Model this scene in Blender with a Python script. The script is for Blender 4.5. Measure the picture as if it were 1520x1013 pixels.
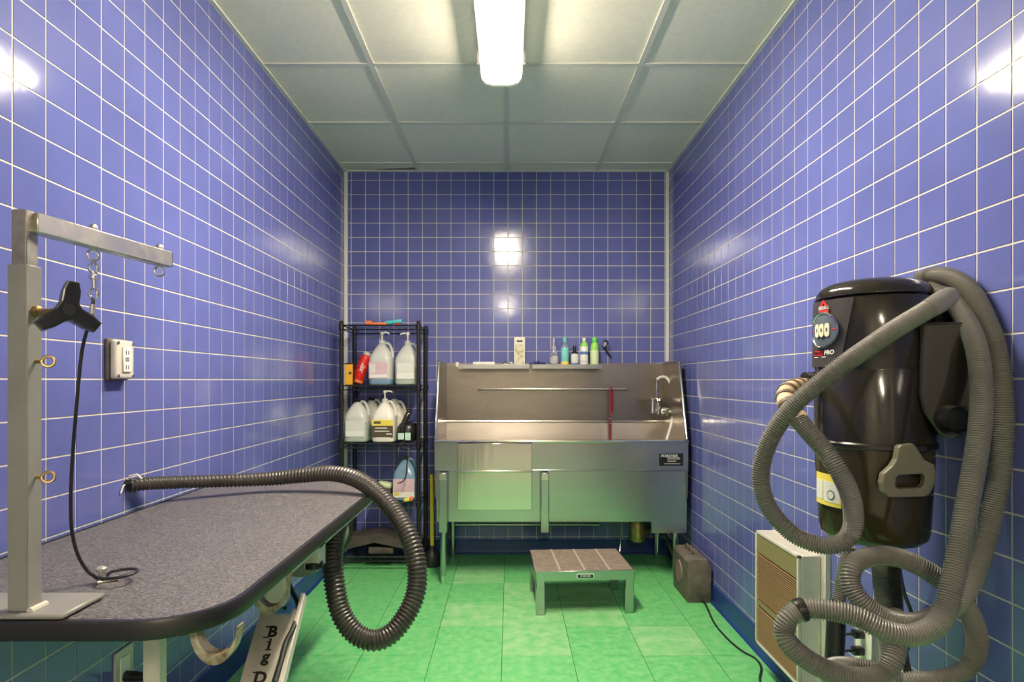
import bpy, bmesh, math, random
from mathutils import Vector, Matrix
R = math.radians
random.seed(7)
S = bpy.context.scene
COL = S.collection
for o in list(bpy.data.objects):
    bpy.data.objects.remove(o)

# ------------------------------------------------------------------ camera, world, exposure
F = 875.0                      # focal length in photograph pixels (1520 wide)
CX, CY, EYE = 757.0, 565.0, 1.194
cam = bpy.data.cameras.new('camera')
cam.sensor_fit = 'HORIZONTAL'
cam.sensor_width = 36.0
cam.lens = F / 1520 * 36
cam.shift_x = 3.0 / 1520
cam.shift_y = 58.5 / 1520
cam.clip_start = 0.02
camo = bpy.data.objects.new('camera', cam)
COL.objects.link(camo)
camo.location = (0, 0, EYE)
camo.rotation_euler = (R(90), 0, 0)
S.camera = camo
wd = bpy.data.worlds.new('world')
S.world = wd
wd.use_nodes = True
wd.node_tree.nodes['Background'].inputs[0].default_value = (0.5, 0.5, 0.5, 1)
wd.node_tree.nodes['Background'].inputs[1].default_value = 0.0
S.view_settings.view_transform = 'Standard'
S.view_settings.look = 'None'
S.view_settings.exposure = 1.3
S.view_settings.gamma = 1.0
S.view_settings.use_curve_mapping = False
LAMP_COL = (1.0, 0.88, 0.69)
LAMP_PWR = 54.0                # ceiling fixture in view
LAMP2_PWR = 48.0               # fixture behind the camera


def P(px, py, Y):
    return Vector(((px - CX) * Y / F, Y, EYE - (py - CY) * Y / F))


# ------------------------------------------------------------------ materials
def M(name, col, rough=0.5, metal=0.0, var=0.0, vscale=6.0, bump=0.0, bscale=80.0, stretch=None,
      trans=0.0, coat=0.0, spec=0.5, col2=None, emis=0.0, rvar=0.0, alpha=1.0, lo=0.35, hi=0.65, bdist=0.002):
    m = bpy.data.materials.new(name)
    m.use_nodes = True
    nt = m.node_tree
    b = nt.nodes['Principled BSDF']
    b.inputs['Base Color'].default_value = (*col, 1)
    b.inputs['Roughness'].default_value = rough
    b.inputs['Metallic'].default_value = metal
    b.inputs['Specular IOR Level'].default_value = spec
    b.inputs['Transmission Weight'].default_value = trans
    b.inputs['Coat Weight'].default_value = coat
    b.inputs['Coat Roughness'].default_value = 0.08
    b.inputs['Alpha'].default_value = alpha
    if emis:
        b.inputs['Emission Color'].default_value = (*LAMP_COL, 1)
        b.inputs['Emission Strength'].default_value = emis
    geo = nt.nodes.new('ShaderNodeNewGeometry')
    src = geo.outputs['Position']
    if stretch:
        mp = nt.nodes.new('ShaderNodeMapping')
        mp.inputs['Scale'].default_value = stretch
        nt.links.new(src, mp.inputs['Vector'])
        src = mp.outputs['Vector']
    if var or col2 or rvar:
        n = nt.nodes.new('ShaderNodeTexNoise')
        n.inputs['Scale'].default_value = vscale
        n.inputs['Detail'].default_value = 5
        n.inputs['Roughness'].default_value = 0.6
        nt.links.new(src, n.inputs['Vector'])
        mr = nt.nodes.new('ShaderNodeMapRange')
        mr.inputs['From Min'].default_value = lo
        mr.inputs['From Max'].default_value = hi
        nt.links.new(n.outputs['Fac'], mr.inputs['Value'])
        if var or col2:
            mx = nt.nodes.new('ShaderNodeMix')
            mx.data_type = 'RGBA'
            c2 = col2 if col2 else tuple(c * (1 - var) for c in col)
            c1 = col if col2 else tuple(min(1, c * (1 + var)) for c in col)
            mx.inputs[6].default_value = (*c1, 1)
            mx.inputs[7].default_value = (*c2, 1)
            nt.links.new(mr.outputs[0], mx.inputs[0])
            nt.links.new(mx.outputs[2], b.inputs['Base Color'])
        if rvar:
            m2 = nt.nodes.new('ShaderNodeMapRange')
            m2.inputs['To Min'].default_value = max(0.02, rough - rvar)
            m2.inputs['To Max'].default_value = rough + rvar
            nt.links.new(mr.outputs[0], m2.inputs['Value'])
            nt.links.new(m2.outputs[0], b.inputs['Roughness'])
    if bump:
        n2 = nt.nodes.new('ShaderNodeTexNoise')
        n2.inputs['Scale'].default_value = bscale
        n2.inputs['Detail'].default_value = 3
        nt.links.new(src, n2.inputs['Vector'])
        bp = nt.nodes.new('ShaderNodeBump')
        bp.inputs['Strength'].default_value = bump
        bp.inputs['Distance'].default_value = bdist
        nt.links.new(n2.outputs['Fac'], bp.inputs['Height'])
        nt.links.new(bp.outputs['Normal'], b.inputs['Normal'])
    return m


m_tile = M('blue_tile', (0.118, 0.136, 0.385), 0.13, var=0.10, vscale=2.2, bump=0.14, bscale=22, spec=0.5, rvar=0.03)
m_grout = M('pale_grout', (0.62, 0.585, 0.53), 0.7)
m_trimw = M('white_trim', (0.75, 0.74, 0.68), 0.35)
m_base = M('navy_baseboard', (0.015, 0.048, 0.205), 0.3, var=0.2)
m_floor = M('green_floor_tile', (0.09, 0.48, 0.14), 0.45, vscale=26, col2=(0.21, 0.565, 0.215), bump=0.12, bscale=120, rvar=0.08)
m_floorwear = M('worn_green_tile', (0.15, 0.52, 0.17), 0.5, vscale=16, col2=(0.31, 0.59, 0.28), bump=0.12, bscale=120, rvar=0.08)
m_joint = M('dark_floor_joint', (0.02, 0.13, 0.04), 0.8)
m_ceil = M('ceiling_panel', (0.88, 0.83, 0.71), 0.85, var=0.03, vscale=40, bump=0.25, bscale=260)
m_tbar = M('ceiling_grid', (0.70, 0.68, 0.62), 0.5)
m_dark = M('dark_void', (0.01, 0.01, 0.01), 0.9)
m_white = M('beige_plaster', (0.31, 0.305, 0.30), 0.8)
m_floorfar = M('beige_floor_tile', (0.40, 0.385, 0.36), 0.45, var=0.06, vscale=9)
m_lamp = M('glowing_diffuser', (0.9, 0.9, 0.85), 0.4, emis=LAMP_PWR)
m_lamps = M('glowing_diffuser_side', (0.9, 0.9, 0.85), 0.4, emis=LAMP_PWR * 0.009)
m_lamp2s = M('glowing_diffuser_side_rear', (0.9, 0.9, 0.85), 0.4, emis=LAMP2_PWR * 0.3)
m_lamp2 = M('glowing_diffuser_rear', (0.9, 0.9, 0.85), 0.4, emis=LAMP2_PWR)
m_lens = M('lamp_end_plastic', (0.85, 0.82, 0.7), 0.3, emis=0.12)
m_steel = M('brushed_stainless', (0.475, 0.485, 0.49), 0.24, 1.0, vscale=3, stretch=(1.2, 1.2, 5), rvar=0.03, var=0.03, lo=0.2, hi=0.8)
m_steel2 = M('polished_stainless', (0.68, 0.66, 0.60), 0.22, 1.0, vscale=3, rvar=0.03, lo=0.2, hi=0.8, bump=0.10, bscale=5, bdist=0.01)
m_gate = M('wavy_stainless', (0.66, 0.645, 0.60), 0.17, 1.0, stretch=(1, 1, 0.12), bump=0.35, bscale=11, bdist=0.006)
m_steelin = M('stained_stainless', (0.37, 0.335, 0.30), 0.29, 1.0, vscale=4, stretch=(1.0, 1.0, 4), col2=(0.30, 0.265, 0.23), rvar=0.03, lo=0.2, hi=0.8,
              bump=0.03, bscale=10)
m_chrome = M('chrome', (0.78, 0.76, 0.72), 0.12, 1.0)
m_alu = M('worn_aluminium', (0.62, 0.58, 0.50), 0.38, 0.9, vscale=30, var=0.12, rvar=0.08)
m_aludull = M('welded_aluminium', (0.36, 0.33, 0.28), 0.5, 0.85, vscale=30, var=0.2)
m_grey = M('grey_paint', (0.25, 0.24, 0.22), 0.42, var=0.07, vscale=12)
m_cream = M('cream_paint', (0.60, 0.57, 0.49), 0.42, var=0.08, vscale=12)
m_creamd = M('dirty_cream_paint', (0.50, 0.46, 0.38), 0.5, vscale=9, col2=(0.36, 0.31, 0.24), lo=0.45, hi=0.75)
m_rust = M('rusty_cream', (0.50, 0.44, 0.33), 0.5, vscale=30, col2=(0.15, 0.10, 0.05), lo=0.36, hi=0.58)
m_rub = M('pebbled_rubber', (0.088, 0.081, 0.086), 0.42, vscale=150, col2=(0.24, 0.22, 0.215), lo=0.42, hi=0.72, bump=1.0, bscale=230, bdist=0.004, rvar=0.08)
m_band = M('black_rubber', (0.018, 0.016, 0.016), 0.42, var=0.1)
m_blk = M('black_plastic', (0.014, 0.013, 0.013), 0.28, rvar=0.08, vscale=10)
m_blkg = M('glossy_black_plastic', (0.022, 0.019, 0.015), 0.2, vscale=14, rvar=0.08, col2=(0.055, 0.046, 0.033), lo=0.5, hi=0.9,
           stretch=(1, 1, 0.35))
m_panel = M('charcoal_panel', (0.05, 0.046, 0.042), 0.4, var=0.15)
m_tank = M('smoked_tank_plastic', (0.034, 0.027, 0.012), 0.2, vscale=10, col2=(0.075, 0.06, 0.03), stretch=(1, 1, 0.3), rvar=0.08, lo=0.45, hi=0.85)
m_blkm = M('black_wire', (0.012, 0.012, 0.012), 0.4)
m_hoseb = M('black_hose', (0.05, 0.043, 0.037), 0.33, var=0.2, vscale=20)
m_hoseg = M('grey_hose', (0.20, 0.188, 0.165), 0.27, var=0.1, vscale=10)
m_hosed = M('dark_grey_hose', (0.06, 0.057, 0.05), 0.4, var=0.1, vscale=10)
m_khaki = M('khaki_plastic', (0.16, 0.148, 0.10), 0.45, var=0.1)
m_tape = M('tan_tape', (0.55, 0.42, 0.26), 0.6, var=0.15, vscale=30)
m_tape2 = M('brown_tape', (0.16, 0.11, 0.07), 0.6)
m_brass = M('old_brass', (0.42, 0.29, 0.13), 0.38, 0.9, var=0.25, vscale=25)
m_copper = M('brass_ring', (0.70, 0.47, 0.26), 0.25, 1.0)
m_hdpe = M('milky_plastic', (0.74, 0.75, 0.70), 0.35, trans=0.25, var=0.03)
m_hdpew = M('white_plastic', (0.80, 0.77, 0.68), 0.35)
m_liqb = M('blue_liquid_plastic', (0.22, 0.36, 0.50), 0.3, trans=0.1)
m_liqg = M('pale_liquid_plastic', (0.52, 0.58, 0.50), 0.3, trans=0.1)
m_pink = M('pink_label', (0.68, 0.46, 0.52), 0.5, var=0.08, vscale=50)
m_lab = M('pale_label', (0.70, 0.70, 0.65), 0.5, vscale=120, col2=(0.5, 0.5, 0.5), lo=0.55, hi=0.75)
m_labw = M('white_label', (0.80, 0.78, 0.72), 0.5)
m_labgn = M('mint_label', (0.55, 0.75, 0.62), 0.5)
m_yel = M('yellow_paint', (0.80, 0.58, 0.02), 0.4)
m_yell = M('yellow_label', (0.82, 0.66, 0.10), 0.5)
m_brn = M('dark_brown_print', (0.09, 0.065, 0.04), 0.5)
m_org = M('orange_plastic', (0.80, 0.20, 0.05), 0.45)
m_amber = M('amber_card', (0.85, 0.42, 0.03), 0.45)
m_red = M('red_plastic', (0.62, 0.02, 0.015), 0.35)
m_dred = M('dark_red_strap', (0.22, 0.012, 0.02), 0.6)
m_teal = M('teal_plastic', (0.06, 0.50, 0.50), 0.45)
m_aqua = M('aqua_label', (0.20, 0.62, 0.58), 0.4)
m_lime = M('lime_plastic', (0.32, 0.72, 0.10), 0.35)
m_grn = M('green_plastic', (0.14, 0.70, 0.12), 0.35)
m_mint = M('pale_green_label', (0.62, 0.76, 0.42), 0.5, vscale=60, col2=(0.80, 0.60, 0.50), lo=0.5, hi=0.8)
m_blue = M('blue_print', (0.10, 0.20, 0.50), 0.45)
m_hinge = M('blue_hinge_paint', (0.06, 0.19, 0.42), 0.4)
m_indigo = M('dark_blue_plastic', (0.02, 0.02, 0.16), 0.35)
m_clear = M('clear_plastic', (0.9, 0.9, 0.92), 0.12, trans=0.85)
m_carton = M('printed_carton', (0.74, 0.66, 0.50), 0.5, vscale=38, col2=(0.45, 0.38, 0.16), lo=0.48, hi=0.62)
m_dust = M('dusty_grey_plastic', (0.075, 0.063, 0.048), 0.6, vscale=14, col2=(0.15, 0.125, 0.095), bump=0.2, bscale=90)
m_grit = M('gritty_tread', (0.27, 0.215, 0.165), 0.8, vscale=30, col2=(0.19, 0.15, 0.115), bump=0.6, bscale=300)
m_gritl = M('pale_tread_seam', (0.42, 0.36, 0.27), 0.7)
m_louv = M('tan_louver', (0.40, 0.26, 0.14), 0.5, 0.2)
m_louvb = M('louver_back', (0.09, 0.035, 0.015), 0.6)
m_olive = M('olive_panel', (0.24, 0.20, 0.09), 0.5)
m_foam = M('dark_grey_mat', (0.075, 0.062, 0.05), 0.7, var=0.3, vscale=14)
m_ink = M('black_ink', (0.012, 0.011, 0.010), 0.5)
m_wink = M('white_ink', (0.8, 0.8, 0.78), 0.5)
m_rink = M('red_ink', (0.7, 0.03, 0.02), 0.5)
m_badge = M('blue_grey_badge', (0.10, 0.125, 0.155), 0.2, var=0.2, vscale=20)
m_ivory = M('ivory_button', (0.75, 0.70, 0.52), 0.4)
m_plate = M('black_plate', (0.012, 0.012, 0.012), 0.25)


# ------------------------------------------------------------------ mesh builder
class MB:
    def __init__(s):
        s.v, s.f = [], []

    def add(s, vs, fs):
        n = len(s.v)
        s.v += [tuple(v) for v in vs]
        s.f += [tuple(i + n for i in f) for f in fs]
        return s

    def from_bm(s, bm):
        bm.verts.ensure_lookup_table()
        bm.verts.index_update()
        s.add([v.co.copy() for v in bm.verts], [[v.index for v in f.verts] for f in bm.faces])
        bm.free()
        return s

    def box(s, x0, x1, y0, y1, z0, z1, bev=0.0, seg=1, mat=None):
        if bev <= 0:
            vs = [Vector((x, y, z)) for x in (x0, x1) for y in (y0, y1) for z in (z0, z1)]
            if mat:
                vs = [mat @ v for v in vs]
            return s.add(vs, [(0, 1, 3, 2), (4, 6, 7, 5), (0, 4, 5, 1), (2, 3, 7, 6), (0, 2, 6, 4), (1, 5, 7, 3)])
        bm = bmesh.new()
        bmesh.ops.create_cube(bm, size=1)
        for v in bm.verts:
            v.co = Vector(((x0 + x1) / 2 + v.co.x * (x1 - x0), (y0 + y1) / 2 + v.co.y * (y1 - y0), (z0 + z1) / 2 + v.co.z * (z1 - z0)))
        bmesh.ops.bevel(bm, geom=bm.edges[:], offset=bev, segments=seg, affect='EDGES', profile=0.5)
        if mat:
            bmesh.ops.transform(bm, matrix=mat, verts=bm.verts)
        return s.from_bm(bm)

    def rings(s, rings, cap0=True, cap1=True, closed=False):
        n = len(rings[0])
        b = len(s.v)
        for r in rings:
            s.v += [tuple(p) for p in r]
        m = len(rings)
        for i in range(m if closed else m - 1):
            j = (i + 1) % m
            for k in range(n):
                q = (k + 1) % n
                s.f.append((b + i * n + k, b + i * n + q, b + j * n + q, b + j * n + k))
        if not closed:
            if cap0:
                s.f.append(tuple(b + k for k in reversed(range(n))))
            if cap1:
                s.f.append(tuple(b + (m - 1) * n + k for k in range(n)))
        return s

    def tube(s, pts, rad, seg=10, closed=False, up=None):
        pts = [Vector(p) for p in pts]
        n = len(pts)
        rads = rad if isinstance(rad, (list, tuple)) else [rad] * n
        tans = []
        for i in range(n):
            if closed:
                t = pts[(i + 1) % n] - pts[i - 1]
            else:
                t = pts[min(i + 1, n - 1)] - pts[max(i - 1, 0)]
            tans.append(t.normalized())
        t = tans[0]
        a = Vector((0, 0, 1)) if abs(t.z) < 0.9 else Vector((1, 0, 0))
        u = t.cross(a).normalized()
        rg = []
        for i in range(n):
            t = tans[i]
            u = (u - t * u.dot(t)).normalized()
            w = t.cross(u)
            rg.append([pts[i] + (u * math.cos(k * 2 * math.pi / seg) + w * math.sin(k * 2 * math.pi / seg)) * rads[i] for k in range(seg)])
        return s.rings(rg, closed=closed)

    def cyl(s, a, b, r0, r1=None, seg=16):
        a, b = Vector(a), Vector(b)
        return s.tube([a, b], [r0, r0 if r1 is None else r1], seg)

    def lathe(s, c, prof, seg=24, axis='Z', sup=None, closed=False):
        # prof: list of (r, h) ; sup: optional superellipse exponent list
        c = Vector(c)
        rg = []
        for i, (r, h) in enumerate(prof):
            e = sup[i] if sup else 2.0
            ring = []
            for k in range(seg):
                a = k * 2 * math.pi / seg
                ca, sa = math.cos(a), math.sin(a)
                x = math.copysign(abs(ca) ** (2 / e), ca) * r
                y = math.copysign(abs(sa) ** (2 / e), sa) * r
                p = {'Z': (x, y, h), 'Y': (x, h, y), 'X': (h, x, y)}[axis]
                ring.append(c + Vector(p))
            rg.append(ring)
        return s.rings(rg, closed=closed)

    def torus(s, c, r, t, axis=(0, 1, 0), seg=24, ms=8, arc=None):
        c = Vector(c)
        ax = Vector(axis).normalized()
        a = Vector((0, 0, 1)) if abs(ax.z) < 0.9 else Vector((1, 0, 0))
        u = ax.cross(a).normalized()
        w = ax.cross(u)
        if arc:
            pts = [c + (u * math.cos(R(arc[0] + (arc[1] - arc[0]) * i / seg)) + w * math.sin(R(arc[0] + (arc[1] - arc[0]) * i / seg))) * r for i in range(seg + 1)]
            return s.tube(pts, t, ms)
        pts = [c + (u * math.cos(2 * math.pi * i / seg) + w * math.sin(2 * math.pi * i / seg)) * r for i in range(seg)]
        return s.tube(pts, t, ms, closed=True)

    def prism(s, poly, d, mat=None, hole=None, bev=0.0):
        # poly in (a,b) plane; extruded along third axis by d ; mat maps (a,b,c) to the world
        bm = bmesh.new()
        vs = [bm.verts.new((p[0], p[1], 0)) for p in poly]
        if hole:
            hs = [bm.verts.new((p[0], p[1], 0)) for p in hole]
            es = [bm.edges.new((vs[i], vs[(i + 1) % len(vs)])) for i in range(len(vs))]
            es += [bm.edges.new((hs[i], hs[(i + 1) % len(hs)])) for i in range(len(hs))]
            bmesh.ops.triangle_fill(bm, use_beauty=True, use_dissolve=False, edges=es)
        else:
            bm.faces.new(vs)
        r = bmesh.ops.extrude_face_region(bm, geom=bm.faces[:])
        bmesh.ops.translate(bm, vec=(0, 0, d), verts=[g for g in r['geom'] if isinstance(g, bmesh.types.BMVert)])
        bmesh.ops.recalc_face_normals(bm, faces=bm.faces[:])
        if bev:
            es = [e for e in bm.edges if len(e.link_faces) == 2 and e.calc_face_angle(0) > 0.6 and abs(e.verts[0].co.z - e.verts[1].co.z) < 1e-6]
            bmesh.ops.bevel(bm, geom=es, offset=bev, segments=2, affect='EDGES', profile=0.5)
        if mat:
            bmesh.ops.transform(bm, matrix=mat, verts=bm.verts)
        return s.from_bm(bm)


XZ = Matrix(((1, 0, 0, 0), (0, 0, 1, 0), (0, 1, 0, 0), (0, 0, 0, 1)))      # (x,z) polygon extruded along y
YZ = Matrix(((0, 0, 1, 0), (1, 0, 0, 0), (0, 1, 0, 0), (0, 0, 0, 1)))      # (y,z) polygon extruded along x
OFF = {}


def mesh_of(name, mb, mat, smooth=40, off=None):
    me = bpy.data.meshes.new(name)
    vs = mb.v if off is None else [(v[0] - off[0], v[1] - off[1], v[2] - off[2]) for v in mb.v]
    me.from_pydata(vs, [], mb.f)
    bm = bmesh.new()
    bm.from_mesh(me)
    bmesh.ops.recalc_face_normals(bm, faces=bm.faces[:])
    bm.to_mesh(me)
    bm.free()
    me.materials.append(mat)
    if smooth:
        me.polygons.foreach_set('use_smooth', [True] * len(me.polygons))
        me.set_sharp_from_angle(angle=R(smooth))
    me.update()
    return me


def tag(o, label=None, cat=None, group=None, kind=None):
    if label:
        o['label'] = label
    if cat:
        o['category'] = cat
    if group:
        o['group'] = group
    if kind:
        o['kind'] = kind
    return o


def thing(name, loc, label, cat, group=None, kind=None):
    o = bpy.data.objects.new(name, None)
    o.empty_display_size = 0.05
    o.location = loc
    COL.objects.link(o)
    OFF[o.name] = Vector(loc)
    return tag(o, label, cat, group, kind)


def part(name, mb, mat, parent, smooth=40, label=None, kind=None):
    off = OFF.get(parent.name, Vector((0, 0, 0)))
    o = bpy.data.objects.new(name, mesh_of(name, mb, mat, smooth, off))
    COL.objects.link(o)
    o.parent = parent
    OFF[o.name] = off
    return tag(o, label, None, None, kind)


def solo(name, mb, mat, loc, label, cat, group=None, kind=None, smooth=40):
    o = bpy.data.objects.new(name, mesh_of(name, mb, mat, smooth, Vector(loc)))
    o.location = loc
    COL.objects.link(o)
    OFF[o.name] = Vector(loc)
    return tag(o, label, cat, group, kind)


def copy_tree(o, parent=None):
    c = o.copy()
    COL.objects.link(c)
    if parent:
        c.parent = parent
    for ch in list(o.children):
        copy_tree(ch, c)
    return c


def text_mb(body, size, mat4, extrude=0.0004, bold=0.0, align='CENTER', shear=0.0, fn=None, sx=1.0):
    cu = bpy.data.curves.new('tmp', 'FONT')
    cu.body = body
    cu.size = size
    cu.extrude = extrude
    cu.offset = bold
    cu.align_x = align
    cu.align_y = 'CENTER'
    cu.shear = shear
    cu.resolution_u = 3
    ob = bpy.data.objects.new('tmp', cu)
    COL.objects.link(ob)
    bpy.context.view_layer.update()
    dg = bpy.context.evaluated_depsgraph_get()
    me = bpy.data.meshes.new_from_object(ob.evaluated_get(dg))
    mb = MB()
    vs = [Vector((v.co.x * sx, v.co.y, v.co.z)) for v in me.vertices]
    vs = [fn(v) for v in vs] if fn else [mat4 @ v for v in vs]
    mb.add(vs, [list(p.vertices) for p in me.polygons])
    bpy.data.objects.remove(ob)
    bpy.data.curves.remove(cu)
    bpy.data.meshes.remove(me)
    return mb


def facing_front(x, y, z):         # text plane facing -Y (towards the camera end of the room)
    return Matrix.Translation((x, y, z)) @ Matrix.Rotation(R(90), 4, 'X')


def spline(pts, step):
    P4 = [Vector(p) for p in pts]
    P4 = [P4[0] * 2 - P4[1]] + P4 + [P4[-1] * 2 - P4[-2]]
    dense = []
    for i in range(1, len(P4) - 2):
        p0, p1, p2, p3 = P4[i - 1:i + 3]
        for k in range(40):
            t = k / 40
            dense.append(0.5 * ((2 * p1) + (p2 - p0) * t + (2 * p0 - 5 * p1 + 4 * p2 - p3) * t * t + (3 * p1 - p0 - 3 * p2 + p3) * t ** 3))
    dense.append(P4[-2])
    L = [0.0]
    for a, b in zip(dense, dense[1:]):
        L.append(L[-1] + (b - a).length)
    n = max(2, int(L[-1] / step))
    out, j = [], 0
    for i in range(n + 1):
        d = L[-1] * i / n
        while j < len(L) - 2 and L[j + 1] < d:
            j += 1
        u = (d - L[j]) / max(1e-9, L[j + 1] - L[j])
        out.append(dense[j].lerp(dense[j + 1], min(1, u)))
    return out


def hose_mb(pts, rad, pitch, seg=14, depth=0.10, prof=(1.0, 1.0, 0.0, 0.0)):
    k = len(prof)
    sp = spline(pts, pitch / k)
    n = len(sp)
    if isinstance(rad, (int, float)):
        rr = [rad] * n
    else:
        rr = []
        for i in range(n):
            t = i / (n - 1) * (len(rad) - 1)
            a = min(int(t), len(rad) - 2)
            rr.append(rad[a] + (rad[a + 1] - rad[a]) * (t - a))
    rads = [rr[i] * (1 - depth + depth * prof[i % k]) for i in range(n)]
    return MB().tube(sp, rads, seg)


def cable_mb(pts, r, step=0.012, seg=8):
    return MB().tube(spline(pts, step), r, seg)


# ------------------------------------------------------------------ room shell
XL, XR, YB, YF0, ZC = -1.143, 1.096, 4.064, -3.6, 2.634
PIT, GAP = 0.0983, 0.0044
TH = 0.0014


def struct(name, mb, mat, label, cat, smooth=0):
    o = bpy.data.objects.new(name, mesh_of(name, mb, mat, smooth))
    COL.objects.link(o)
    OFF[o.name] = Vector((0, 0, 0))
    return tag(o, label, cat, None, 'structure')


wl = struct('wall_left', MB().box(XL - 0.1, XL, YF0, YB + 0.1, 0, ZC + 0.3), m_grout, 'left wall of blue square tiles behind the grooming table', 'wall')
wr = struct('wall_right', MB().box(XR, XR + 0.1, YF0, YB + 0.1, 0, ZC + 0.3), m_grout, 'right wall of blue square tiles behind the vacuum', 'wall')
wb = struct('wall_back', MB().box(XL, XR, YB, YB + 0.1, 0, ZC + 0.3), m_grout, 'far wall of blue square tiles above the dog tub', 'wall')
wf = struct('wall_front', MB().box(XL - 0.1, XR + 0.1, YF0 - 0.1, YF0, 0, ZC + 0.3), m_white, 'plain pale wall at the near end of the room', 'wall')


def tile_shape(mb, fn, u0, u1, v0, v1):
    e = 0.0004
    vs = [fn(u0, v0, 0), fn(u1, v0, 0), fn(u1, v1, 0), fn(u0, v1, 0),
          fn(u0 + e, v0 + e, TH), fn(u1 - e, v0 + e, TH), fn(u1 - e, v1 - e, TH), fn(u0 + e, v1 - e, TH)]
    mb.add(vs, [(4, 5, 6, 7), (0, 1, 5, 4), (1, 2, 6, 5), (2, 3, 7, 6), (3, 0, 4, 7)])


def tile_wall(wall, fn, ulines, umin, umax, score):
    zl = [2.574 - PIT * k for k in range(-1, 28)]
    us = sorted(ulines)
    full, rest = [], MB()
    h = PIT - GAP
    for a in us:
        for zt in zl:
            u0, u1 = a + GAP / 2, a + PIT - GAP / 2
            v1, v0 = zt - GAP / 2, zt - PIT + GAP / 2
            U0, U1, V0, V1 = max(u0, umin), min(u1, umax), max(v0, 0.0), min(v1, ZC)
            if U1 - U0 < 0.006 or V1 - V0 < 0.006:
                continue
            if abs(U1 - U0 - h) < 1e-5 and abs(V1 - V0 - h) < 1e-5:
                full.append((score((U0 + U1) / 2, (V0 + V1) / 2), U0, V0))
            else:
                tile_shape(rest, fn, U0, U1, V0, V1)
    full.sort(reverse=True)
    one = MB()
    o0 = Vector(fn(0, 0, 0))
    tile_shape(one, lambda u, v, d: Vector(fn(u, v, d)) - o0, 0, h, 0, h)
    me = mesh_of('tile', one, m_tile, 0)
    for sc, U0, V0 in full[:300]:
        t = bpy.data.objects.new('tile', me)
        t.location = fn(U0, V0, 0)
        COL.objects.link(t)
        t.parent = wall
    for sc, U0, V0 in full[300:]:
        tile_shape(rest, fn, U0, U0 + h, V0, V0 + h)
    part('tile_field', rest, m_tile, wall, 0, kind='stuff')


def inframe(p, nrm):
    if p[1] < 0.3:
        return -p[1] - 50
    px, py = CX + F * p[0] / p[1], CY - F * (p[2] - EYE) / p[1]
    d = Vector((p[0], p[1], p[2] - EYE))
    c = abs(d.normalized().dot(nrm))
    s = c / d.length_squared
    if px < -10 or px > 1530 or py < -10 or py > 1023:
        return -d.length
    return s


def sc_left(u, v):
    s = inframe((XL, u, v), Vector((1, 0, 0)))
    return s - 10 if (v < 0.8 and u < 1.9) else s


def sc_right(u, v):
    s = inframe((XR, u, v), Vector((1, 0, 0)))
    return s


def sc_back(u, v):
    s = inframe((u, YB, v), Vector((0, 1, 0)))
    hid = (-0.44 < u < 1.05 and v < 1.31)
    return s - 10 if hid else s


tile_wall(wl, lambda u, v, d: (XL + d, u, v), [1.4515 + PIT * k for k in range(-21, 28)], -0.6, YB, sc_left)
tile_wall(wr, lambda u, v, d: (XR - d, u, v), [1.4515 + 0.03 + PIT * k for k in range(-21, 28)], -0.6, YB, sc_right)
tile_wall(wb, lambda u, v, d: (u, YB - d, v), [-1.0947 + PIT * k for k in range(-1, 24)], XL, XR, sc_back)

# floor: slab plus loose-edged green tiles
fl = struct('floor', MB().box(XL - 0.1, XR + 0.1, YF0, YB + 0.1, -0.1, -0.003), m_joint, 'green tiled floor of the room', 'floor')
FT = 0.305
fm = {}
for ix in range(-5, 6):
    for iy in range(-22, 6):
        x0, y0 = -0.035 + ix * FT, 2.862 + iy * FT
        a, b, c, d = max(x0, XL), min(x0 + FT, XR), max(y0, YF0), min(y0 + FT, YB)
        if b - a < 0.02 or d - c < 0.02:
            continue
        g = 0.0012
        key = (round(b - a, 3), round(d - c, 3))
        if key not in fm:
            fm[key] = [mesh_of('floor_tile', MB().box(g, b - a - g, g, d - c - g, -0.003, 0.0, 0.0008), mm, 0) for mm in (m_floor, m_floorwear, m_floorfar)]
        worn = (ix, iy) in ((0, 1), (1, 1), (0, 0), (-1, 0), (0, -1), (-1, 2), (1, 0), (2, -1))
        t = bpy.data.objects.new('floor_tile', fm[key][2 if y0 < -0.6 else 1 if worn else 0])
        t.location = (a, c, random.uniform(-0.0003, 0.0))
        COL.objects.link(t)
        t.parent = fl

# ceiling: slab, grid bars and lay-in panels
ce = struct('ceiling', MB().box(XL - 0.1, XR + 0.1, YF0, YB + 0.1, ZC + 0.3, ZC + 0.4), m_dark, 'suspended ceiling of pale square panels in a metal grid', 'ceiling')
CG = 0.612
xb = [-0.632, -0.019, 0.597]
yb = [3.915 - CG * k for k in range(0, 13)]
xs = [XL] + xb + [XR]
ys = [YB] + yb + [YF0]
for i in range(4):
    for j in range(len(ys) - 1):
        x0, x1, y1, y0 = xs[i], xs[i + 1], ys[j], ys[j + 1]
        if y1 - y0 < 0.03:
            continue
        if i == 0 and j == 0:      # the short corner panel sits askew and leaves a dark slit
            mb = MB().prism([(x0 + .004, y0), (x1 - .004, y0), (x1 - .004, y1 - 0.062), (x0 + 0.05, y1 - 0.004), (x0 + .004, y1 - .004)], 0.014)
            mb.v = [(v[0], v[1], v[2] + ZC + 0.007) for v in mb.v]
        else:
            mb = MB().box(x0 + .003, x1 - .003, y0 + .003, y1 - .003, ZC + 0.007, ZC + 0.02)
        part('ceiling_panel', mb, m_ceil, ce, 0)
for x in xb:
    for j in range(len(ys) - 1):
        part('grid_bar', MB().box(x - 0.012, x + 0.012, ys[j + 1], ys[j], ZC, ZC + 0.0065), m_tbar, ce, 0)
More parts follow.
